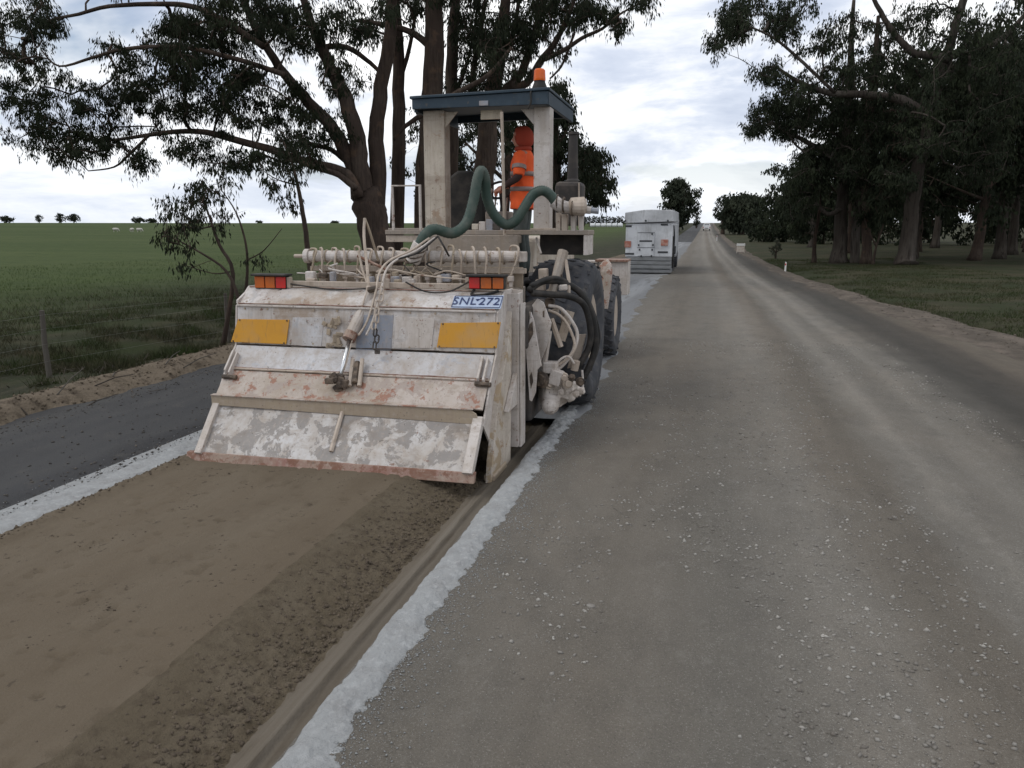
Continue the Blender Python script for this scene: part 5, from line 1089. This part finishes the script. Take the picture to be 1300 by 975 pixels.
far_tree('bush', 'low rounded green bush on the right roadside', 968, 299, 279, 46, 150, 56, 70)
far_tree('bush', 'small pale shrub on the grass before the wood', 985, 322, 304, 15, 66, 57, 16, leafm='leaf_pale')
PG = 'trees on the paddock skyline'
for px, yb, yt, w, Y in ((8, 287, 273, 22, 380), (50, 285, 271, 13, 380), (78, 285, 269, 18, 390), (94, 285, 270, 20, 390), (176, 285, 276, 20, 420), (192, 285, 277, 18, 420), (248, 286, 278, 18, 430), (330, 286, 280, 12, 440), (425, 286, 281, 14, 440)):
    far_tree('skyline_tree', 'small dark rounded tree on the skyline of the green paddock', px, yb, yt, w, Y, 60 + int(px), 34, PG)
HG = 'trees in the far hedgerow'
for k in range(9): far_tree('hedgerow_tree', 'dark tree in the low hedgerow beyond the paddock beside the truck', 742 + k * 6, 288, 276 - (k % 3), 11, 300, 90 + k, 24, HG)

# ---------------------------------------------------------------- the operator
PX, PY, PZ = -2.15, 9.22, 1.50
def PL(f, l, z): return Vector((PX - f, PY - l, PZ + z))          # forward, to the person's left, up
def loft(mb, rings, sides=20):
    """rings: (f, l, z, depth radius, width radius)"""
    vs = []
    for f, l, z, rf, rl in rings:
        for k in range(sides):
            a = 2 * math.pi * k / sides; vs.append(PL(f + math.cos(a) * rf, l + math.sin(a) * rl, z))
    n = len(rings); fs = [(i * sides + k, i * sides + (k + 1) % sides, (i + 1) * sides + (k + 1) % sides, (i + 1) * sides + k) for i in range(n - 1) for k in range(sides)]
    fs += [tuple(reversed(range(sides))), tuple(range((n - 1) * sides, n * sides))]
    mb.add(vs, fs)
def fuse(mb, voxel, smooth_it, name, parent):
    o = mb.build(name, 'skin', parent)
    rm = o.modifiers.new('r', 'REMESH'); rm.mode = 'VOXEL'; rm.voxel_size = voxel
    sm = o.modifiers.new('s', 'SMOOTH'); sm.factor = .5; sm.iterations = smooth_it
    bpy.context.view_layer.update()
    me = bpy.data.meshes.new_from_object(o.evaluated_get(bpy.context.evaluated_depsgraph_get())); o.modifiers.clear(); old = o.data; o.data = me; bpy.data.meshes.remove(old)
    me.polygons.foreach_set('use_smooth', np.ones(len(me.polygons), bool)); me.materials.clear(); return o
person = thing('person', (PX, PY, PZ), 'person in hooded orange hi-vis jacket standing at the controls under the canopy', 'person')
ARML = [PL(0, .17, 1.40), PL(-.01, .23, 1.30), PL(-.01, .28, 1.16), PL(.08, .26, 1.10), PL(.19, .21, 1.04)]
ARMR = [PL(0, -.17, 1.40), PL(0, -.23, 1.28), PL(.03, -.26, 1.14), PL(.14, -.20, 1.10), PL(.26, -.12, 1.06)]
mb = MB()
loft(mb, [(0, 0, .84, .10, .15), (0, 0, .92, .12, .175), (0, 0, 1.02, .11, .16), (.0, 0, 1.12, .10, .15), (0, 0, 1.26, .115, .17), (-.01, 0, 1.37, .11, .18), (-.01, 0, 1.43, .08, .14), (0, 0, 1.47, .055, .06), (.015, 0, 1.54, .052, .055)])
loft(mb, [(.03, 0, 1.485, .03, .03), (.035, 0, 1.51, .07, .055), (.03, 0, 1.55, .088, .068), (.025, 0, 1.60, .095, .074), (.02, 0, 1.65, .094, .073), (.012, 0, 1.69, .075, .06), (.01, 0, 1.712, .035, .03)])
mb.tube([PL(.115, 0, 1.60), PL(.132, 0, 1.572), PL(.118, 0, 1.562)], [.010, .015, .012], 8)                                   # nose
for s in (-1, 1): mb.tube([PL(.01, s * .072, 1.615), PL(.0, s * .08, 1.59), PL(.012, s * .073, 1.57)], .012, 6)                # ears
for arm, s in ((ARML, 1), (ARMR, -1)):
    mb.tube(arm, [.058, .054, .046, .042, .028], 12, 3)
    w, d = arm[-1], (arm[-1] - arm[-2]).normalized(); sd = Vector((0, 0, 1)).cross(d).normalized(); dn = Vector((0, 0, -1))
    mb.tube([w, w + d * .04, w + d * .08], [.026, .036, .032], 10, flat=.6)
    for k, (ln, o_) in enumerate(((.068, -.027), (.078, -.009), (.073, .009), (.058, .026))):                                   # fingers close over the lever
        p = w + d * .078 + sd * o_; mb.tube([p, p + d * ln * .45 + dn * .006, p + d * ln * .62 + dn * .030, p + d * ln * .45 + dn * .050], [.0105, .010, .009, .008], 8)
    th = w + d * .03 - sd * s * .03; mb.tube([th, th + d * .03 - sd * s * .018 + dn * .012, th + d * .055 - sd * s * .012 + dn * .03], [.013, .012, .010], 8)
for s in (-1, 1):
    mb.tube([PL(0, s * .085, .92), PL(.01, s * .095, .70), PL(.02, s * .10, .48), PL(-.01, s * .10, .28), PL(-.01, s * .10, .09)], [.095, .088, .066, .060, .045], 14, 3)
    mb.tube([PL(-.04, s * .10, .05), PL(.05, s * .105, .05), PL(.13, s * .11, .04), PL(.18, s * .115, .033)], [.042, .05, .043, .03], 10)
body = fuse(mb, .0095, 4, 'body', person)
for m_ in ('skin', 'trouser', 'sleeve', 'black'): body.data.materials.append(M[m_])
for p in body.data.polygons:
    c = p.center; f = -c.x
    p.material_index = 3 if c.z < .085 else 1 if c.z < .98 and f < .17 else 2 if (c.z < 1.45 and f < .205 and (abs(c.y) > .14 or f > .11)) else 0
mb = MB()
loft(mb, [(0, 0, .80, .155, .215), (0, 0, .90, .15, .205), (0, 0, 1.04, .14, .19), (0, 0, 1.14, .138, .188), (0, 0, 1.28, .145, .20), (-.01, 0, 1.38, .128, .185), (-.01, 0, 1.43, .09, .13), (0, 0, 1.47, .062, .068)])
for arm in (ARML, ARMR): mb.tube(arm[:3], [.078, .076, .066], 14, 3)
jk = fuse(mb, .012, 4, 'jacket', person)
for v_ in jk.data.vertices:                                         # creases of loose cloth
    q_ = v_.co; w_ = math.sin(q_.z * 38 + 3 * math.sin(q_.x * 20) + 5 * q_.y * 4) * .5 + math.sin(q_.z * 17 - q_.y * 26 + 1.3) * .5
    v_.co += v_.normal * (.009 * w_); jk.data.materials.append(M['orange']); jk['label'] = 'bright orange hi-vis jacket'
for z, h_ in ((1.0, .05), (1.17, .05)):
    mb = MB(); loft(mb, [(0, 0, z, .149, .199), (0, 0, z + h_, .149, .201)], 28); mb.build('reflective_band', 'band', jk, smooth=True)
mb = MB(); a, b = ARML[1], ARML[2]; mb.tube([a.lerp(b, .2), a.lerp(b, .5)], .083, 14).build('reflective_band', 'band', jk)
# hood pulled up, open towards the face
bm = bmesh.new(); bmesh.ops.create_uvsphere(bm, u_segments=28, v_segments=20, radius=1)
for v in bm.verts:
    f, l, z = v.co.x, v.co.y, v.co.z
    sc = 1 + .12 * max(0, -z); v.co = Vector((-(f * .118 * sc - .004 + (.028 * z if f > 0 else 0)), -l * .097 * sc, 1.598 + z * .132))
bmesh.ops.delete(bm, geom=[f for f in bm.faces if -f.calc_center_median().x > .082 and f.calc_center_median().z < 1.69], context='FACES')
me = bpy.data.meshes.new('hood'); bm.to_mesh(me); bm.free(); hd = link('hood', me, M['hood_cloth'], person, True); so = hd.modifiers.new('t', 'SOLIDIFY'); so.thickness = .012; hd['label'] = 'raised dull orange hood'
mb = MB(); mb.torus(PL(.0, 0, 1.475), .078, .026, (1, 0, 0), (0, 1, .0), 20, 8); mb.build('collar', 'hood_cloth', person, smooth=True)

# ---------------------------------------------------------------- lime spreader truck ahead
M['truck'] = mat('lime_dusted_white_steel', (.60, .61, .63), .6, 0, [dict(col=(.36, .365, .375), scale=1.1, lo=.42, hi=.7, detail=6), dict(col=(.26, .25, .24), scale=4, stretch=(2, 2, .3), lo=.55, hi=.72, detail=5, amt=.6)], spec=.3)
M['skirt'] = mat('dusty_rubber_skirt', (.215, .22, .225), .85, 0, [dict(col=(.14, .14, .14), scale=2, stretch=(1, 1, 3), lo=.45, hi=.7)])
M['truck_dark'] = mat('truck_trim', (.05, .052, .056), .7)
M['glass'] = mat('vehicle_glass', (.03, .035, .04), .08, 0, spec=.6)
M['lamp_faded'] = mat('faded_red_lamp', (.36, .13, .09), .4, 0, [dict(col=(.45, .30, .25), scale=6, lo=.45, hi=.7)])
TY = 40.0; tz = float(elev(-3, TY)); tx0, tx1 = at(793, 348, TY).x, at(852, 348, TY).x; TW = tx1 - tx0
truck = thing('spreader_truck', ((tx0 + tx1) / 2, TY + 3, tz), 'white lime spreader truck driving ahead on the limed lane', 'truck')
q = lambda x, y: at(x, y, TY)
zb1, zt1, zt2 = q(820, 326).z, q(820, 284).z, q(820, 269).z
MB().plate([(tx0, TY, zb1), (tx1, TY, zb1), (tx1, TY, zt1), (tx0, TY, zt1)], (0, 6.2, 0)).build('bin', 'truck', truck, .03)
MB().plate([(tx0 - .07, TY - .08, zt1 + .02), (tx1 + .02, TY - .08, zt1 + .10), (tx1 + .0, TY - .06, zt2 + .08), (tx0 + TW * .55, TY - .06, zt2 + .11), (tx0 + TW * .38, TY - .06, zt2 + .10), (tx0 - .05, TY - .06, zt2 - .03)], (0, 6.35, 0)).build('bin_cover', 'truck', truck, .03, label='raised white cover over the spreader bin')
for x in (794, 820, 848): MB().lathe([(0, .05), (.03, .045)], Vector((q(x, 280).x, TY - .08, zt1 + .14)), (0, -1, 0), 10).build('latch', 'truck_dark', truck)
hat = MB().span((q(810, 300).x, TY - .03, q(810, 325).z), (q(831, 300).x, TY - .004, q(810, 295).z)).build('hatch', 'truck', truck, .012)
for yy in (295, 314): MB().span((q(810, 300).x - .02, TY - .045, q(810, yy).z - .02), (q(831, 300).x + .02, TY - .028, q(810, yy).z)).build('hatch_edge', 'truck_dark', hat)
MB().span((q(812, 305).x, TY - .036, q(810, 307).z), (q(828, 305).x, TY - .032, q(810, 305).z)).build('hatch_marking', 'truck_dark', hat)
for x, y in ((811, 311), (829, 311), (812, 317), (828, 317), (814, 325), (827, 325), (828, 297)): MB().box((q(x, y).x, TY - .05, q(x, y).z), (.07, .04, .09)).build('hinge', 'truck_dark', hat, .01)
for xa, xb, ya, yb in ((793, 801, 306, 314), (839, 848, 304, 312)): MB().span((q(xa, yb).x, TY - .05, q(xa, yb).z), (q(xb, yb).x, TY - .004, q(xa, ya).z)).build('tail_lamp', 'lamp_faded', truck, .01)
for x0_, x1_, y in ((793, 805, 322), (835, 848, 320), (794, 802, 287), (839, 848, 285)):
    MB().span((q(x0_, y).x, TY - .02, q(x0_, y).z - .05), (q(x1_, y).x, TY - .003, q(x0_, y).z + .04)).build('marking_bar', 'truck_dark', truck, .008)  # plain dark bars, the lower pair added in place of illegible lettering
h0 = tz + .06
for k in range(4):
    za, zb = h0 + (zb1 - h0) * k / 4, h0 + (zb1 - h0) * (k + 1) / 4 - .02; bul = .10 * math.sin((k + .7) / 4 * math.pi)
    MB().span((tx0 + .03 + .02 * k, TY - bul, za), (tx1 - .01, TY + 1.2, zb)).build('skirt_panel', 'skirt', truck, .03)
MB().span((tx0 + .3, TY + 1.25, tz + .55), (tx1 - .3, TY + 8.3, tz + .85)).build('chassis', 'truck_dark', truck)
MB().span((tx0 + .06, TY + 6.6, tz + .6), (tx1 - .06, TY + 8.6, tz + 2.75)).build('cab', 'truck', truck, .08)
MB().span((tx0 + .2, TY + 8.58, tz + 1.6), (tx1 - .2, TY + 8.62, tz + 2.5)).build('windscreen', 'glass', truck, .02)
for yy in (1.9, 3.2, 7.5):
    for s, xx in ((-1, tx0 + .22), (1, tx1 - .20)):
        wl_ = MB().lathe([(-.15, .22), (-.12, .30), (.12, .30), (.15, .22)], (xx, TY + yy, tz + .5), (1, 0, 0), 20).build('wheel', 'truck', truck)
        MB().lathe([(-.15, .30), (-.16, .44), (-.11, .50), (.11, .50), (.16, .44), (.15, .30)], (xx, TY + yy, tz + .5), (1, 0, 0), 24).build('tyre', 'tyre', wl_)
MB().box((tx1 + .06, TY + .9, q(853, 318).z), (.16, .35, .40)).build('control_box', 'truck_dark', truck, .04)
MB().tube([(tx1 + .02, TY + .3, q(853, 300).z), (tx1 + .04, TY + .3, tz + .3)], .04, 8).build('drop_hose', 'black', truck)
MB().tube([(tx1 + .02, TY + .5, zt1 - .1), (tx1 + .04, TY + 1.2, zt1 - .7), (tx1 + .03, TY + 1.3, zb1)], .035, 8, 3).build('drop_hose', 'truck_dark', truck)

# ---------------------------------------------------------------- white utility vehicle far up the road
cy_ = 215.0; cc = at(897, 291, cy_); cz = float(elev(cc.x, cy_))
M['car_white'] = mat('white_car_paint', (.72, .73, .74), .3, 0, spec=.5)
ute = thing('utility_vehicle', (cc.x, cy_, cz), 'small white utility vehicle far off on the road near the crest', 'vehicle')
def cb(a, b, n_, m_, par=ute, bev=.05, **k): return MB().span((cc.x + a[0], cy_ + a[1], cz + a[2]), (cc.x + b[0], cy_ + b[1], cz + b[2])).build(n_, m_, par, bev, **k)
cb((-.9, 0, .5), (.9, 5.0, 1.0), 'body', 'car_white'); cb((-.9, .05, 1.0), (.9, 2.0, 1.45), 'tray', 'car_white')
cab_ = MB().plate([(cc.x - .85, cy_ + 2.1, cz + 1.0), (cc.x + .85, cy_ + 2.1, cz + 1.0), (cc.x + .72, cy_ + 2.3, cz + 1.8), (cc.x - .72, cy_ + 2.3, cz + 1.8)], (0, 1.5, 0)).build('cabin', 'car_white', ute, .05)
MB().plate([(cc.x - .66, cy_ + 2.18, cz + 1.3), (cc.x + .66, cy_ + 2.18, cz + 1.3), (cc.x + .6, cy_ + 2.26, cz + 1.7), (cc.x - .6, cy_ + 2.26, cz + 1.7)], (0, -.03, 0)).build('rear_window', 'glass', cab_)
for s in (-1, 1):
    cb((s * .8 - .08, -.03, .75), (s * .8 + .08, -.002, .98), 'tail_lamp', 'lens_red', bev=.01)
    for yy in (1.0, 4.0): MB().lathe([(-.12, .25), (-.12, .36), (.12, .36), (.12, .25)], (cc.x + s * .78, cy_ + yy, cz + .36), (1, 0, 0), 16).build('wheel', 'tyre', ute)
cb((-.4, -.02, .62), (.4, -.003, .74), 'bumper', 'truck_dark', bev=.01)

# ---------------------------------------------------------------- roadside furniture
M['wood'] = mat('weathered_grey_post', (.085, .076, .064), .9, 0, [dict(col=(.06, .05, .042), scale=6, stretch=(2, 2, .2), lo=.45, hi=.65, detail=6)], dict(scale=20, stretch=(2, 2, .2), str=.6, dist=.01))
M['wire'] = mat('galvanised_wire', (.22, .22, .22), .5, .5)
M['post_white'] = mat('white_plastic_post', (.70, .69, .66), .6)
M['board'] = mat('faded_white_board', (.52, .46, .40), .7, 0, [dict(col=(.35, .27, .2), scale=5, lo=.5, hi=.7)])
fx = -9.25; fys = [5.1, 9.4, 13.9, 18.3, 22.7, 27.1, 31.5]
fence = thing('wire_fence', (fx, fys[0], Z(fx, fys[0])), 'wire fence with weathered grey wooden posts along the paddock edge', 'fence')
for k, fy in enumerate(fys):
    z0 = Z(fx, fy); MB().tube([(fx + .02 * math.sin(k), fy, z0 - .1), (fx + .03 * math.cos(k * 2), fy, z0 + .5), (fx + .05 * math.sin(k * 3), fy, z0 + .98)], [.04, .036, .032], 8).build('post', 'wood', fence)
for h_ in (.25, .5, .72, .92): MB().tube([(fx + .05, fy, Z(fx, fy) + h_) for fy in fys], .0013, 4).build('wire', 'wire', fence)
def guide(px_, py_, Y, h_, label):
    p = at(px_, py_, Y); z0 = Z(p.x, p.y); t = thing('guide_post', (p.x, p.y, z0), label, 'guide post')
    MB().plate([(p.x - .05, p.y, z0 - .05), (p.x + .05, p.y, z0 - .05), (p.x + .05, p.y, z0 + h_), (p.x - .03, p.y, z0 + h_ + .03)], (0, .03, 0)).build('post', 'post_white', t, .005)
    MB().span((p.x - .03, p.y - .006, z0 + h_ - .16), (p.x + .03, p.y - .001, z0 + h_ - .06)).build('reflector', 'lens_red', t)
guide(997, 341, 46, .55, 'short white guide post on the right verge before the wood')
guide(910, 304, 130, .9, 'white guide post beside the road far beyond the barrier board')
sp = at(940, 322, 78); sz_ = Z(sp.x, sp.y)
sign = thing('barrier_board', (sp.x, sp.y, sz_), 'pale barrier board on two legs at the edge of the right shoulder', 'barrier')
MB().span((sp.x - .38, sp.y, sz_ + .78), (sp.x + .38, sp.y + .03, sz_ + 1.0)).build('top_board', 'post_white', sign, .006)
MB().span((sp.x - .34, sp.y + .005, sz_ + .22), (sp.x + .34, sp.y + .028, sz_ + .74)).build('panel', 'board', sign, .006)
for s in (-1, 1): MB().tube([(sp.x + s * .33, sp.y + .05, sz_ - .05), (sp.x + s * .33, sp.y + .05, sz_ + 1.05)], .025, 6).build('leg', 'board', sign); MB().box((sp.x + s * .33, sp.y + .05, sz_ + .03), (.07, .6, .05)).build('foot', 'board', sign, .005)
# sheep in the paddock
M['wool'] = mat('off_white_wool', (.52, .50, .45), .95, 0, [dict(col=(.35, .33, .28), scale=8, lo=.4, hi=.7)], dict(scale=30, str=.6, dist=.03))
M['sheep_dark'] = mat('sheep_face', (.16, .14, .12), .9)
def sheep(px_, py_, ang, label, Y=150.0):
    p = at(px_, py_, Y); z0 = Z(p.x, p.y); s = thing('sheep', (0, 0, 0), label, 'sheep', 'sheep grazing in the paddock')
    mb = MB(); mb.tube([(-.62, 0, .66), (-.5, 0, .72), (-.2, 0, .70), (.2, 0, .70), (.45, 0, .74), (.60, 0, .78), (.74, 0, .60), (.86, 0, .36), (.96, 0, .24)], [.10, .25, .31, .30, .26, .17, .12, .10, .06], 12, 3)
    for a in (-.4, .4):
        for b in (-.14, .14): mb.tube([(a, b, .6), (a + .03, b, .32), (a, b, .0)], [.09, .05, .035], 8)
    body_ = fuse(mb, .03, 3, 'body', s); body_.data.materials.append(M['wool'])
    for sd in (-1, 1): MB().tube([(.78, sd * .08, .50), (.74, sd * .19, .50)], [.05, .02], 6).build('ear', 'sheep_dark', s)
    s.location = (p.x, p.y, z0); s.rotation_euler.z = ang
    return s
sheep(147, 297, .3, 'sheep grazing alone on the paddock slope', 165); sheep(168, 295, 2.8, 'whitest sheep of the grazing pair on the paddock', 165); sheep(177, 296, .2, 'duller sheep standing close beside the whitest one', 165)
# pale wrapped bales beyond the paddock
M['wrap'] = mat('white_bale_wrap', (.62, .63, .64), .45)
for k in range(6):
    p = at(752 + k * 7, 288.5, 280); z0 = Z(p.x, p.y); mb = MB().lathe([(0, .35), (.08, .62), (.2, .68), (1.55, .68), (1.67, .62), (1.75, .35)], (p.x - .8, p.y, z0 + .62), (1, 0, 0), 18); tag(mb.build('wrapped_bale', 'wrap', smooth=False), 'white wrapped hay bale in the row beyond the paddock', 'hay bale', 'row of wrapped bales')
# sticks and bark
SG = 'fallen sticks along the dirt bank'
r = random.Random(17)
for k, (px_, py_) in enumerate(((72, 498), (90, 502), (143, 478), (165, 487), (210, 462), (40, 512), (232, 460), (120, 486))):
    d = sight(px_, py_); o = Vector((0, 0, CAMH)) + d * ((.12 - CAMH) / d.z); zz = float(z_bank(np.array([o.x]), np.array([o.y]), 0)[0]); zz = max(zz, Z(o.x, o.y)); a = r.uniform(0, 3.14); L = r.uniform(.25, .6); v = Vector((math.cos(a), math.sin(a), r.uniform(0, .5))) * L
    tag(MB().tube([Vector((o.x, o.y, zz)), Vector((o.x, o.y, zz)) + v * .5 + Vector((0, 0, .03)), Vector((o.x, o.y, zz)) + v], [.009, .007, .004], 6).build('fallen_stick', 'bark_pale' if k % 2 else 'wood'), 'thin fallen stick lying on the left dirt bank', 'stick', SG)
n = 700; y = 9 + 34 * RNG.random(n); x = GRASS_R(y) + .35 + .55 * RNG.standard_normal(n); a = RNG.random(n) * 6.28; L = .05 + .22 * RNG.random(n) ** 2; z_ = terrain(x, y) + .04
v = np.stack([np.cos(a) * L, np.sin(a) * L, .05 * RNG.random(n)], -1); w = np.stack([-np.sin(a), np.cos(a), 0 * a], -1) * .012; P = np.stack([x, y, z_], -1)
tag(link('bark_litter', mesh_np('bark_litter', np.stack([P, P + w, P + v + w * .6, P + v], 1).reshape(-1, 3), np.arange(4 * n).reshape(-1, 4)), M['bark_pale']), kind='stuff')
n = 900; y = 5 + 14 * RNG.random(n); x = ASPH_L(y) - 1.5 + .8 * RNG.standard_normal(n); a = RNG.random(n) * 6.28; L = .05 + .3 * RNG.random(n) ** 2; z_ = terrain(x, y) + .05
v = np.stack([np.cos(a) * L, np.sin(a) * L, .08 * RNG.random(n)], -1); w = np.stack([-np.sin(a), np.cos(a), 0 * a], -1) * .008; P = np.stack([x, y, z_], -1)
tag(link('twig_litter', mesh_np('twig_litter', np.stack([P, P + w, P + v + w * .6, P + v], 1).reshape(-1, 3), np.arange(4 * n).reshape(-1, 4)), M['bark_pale']), kind='stuff')
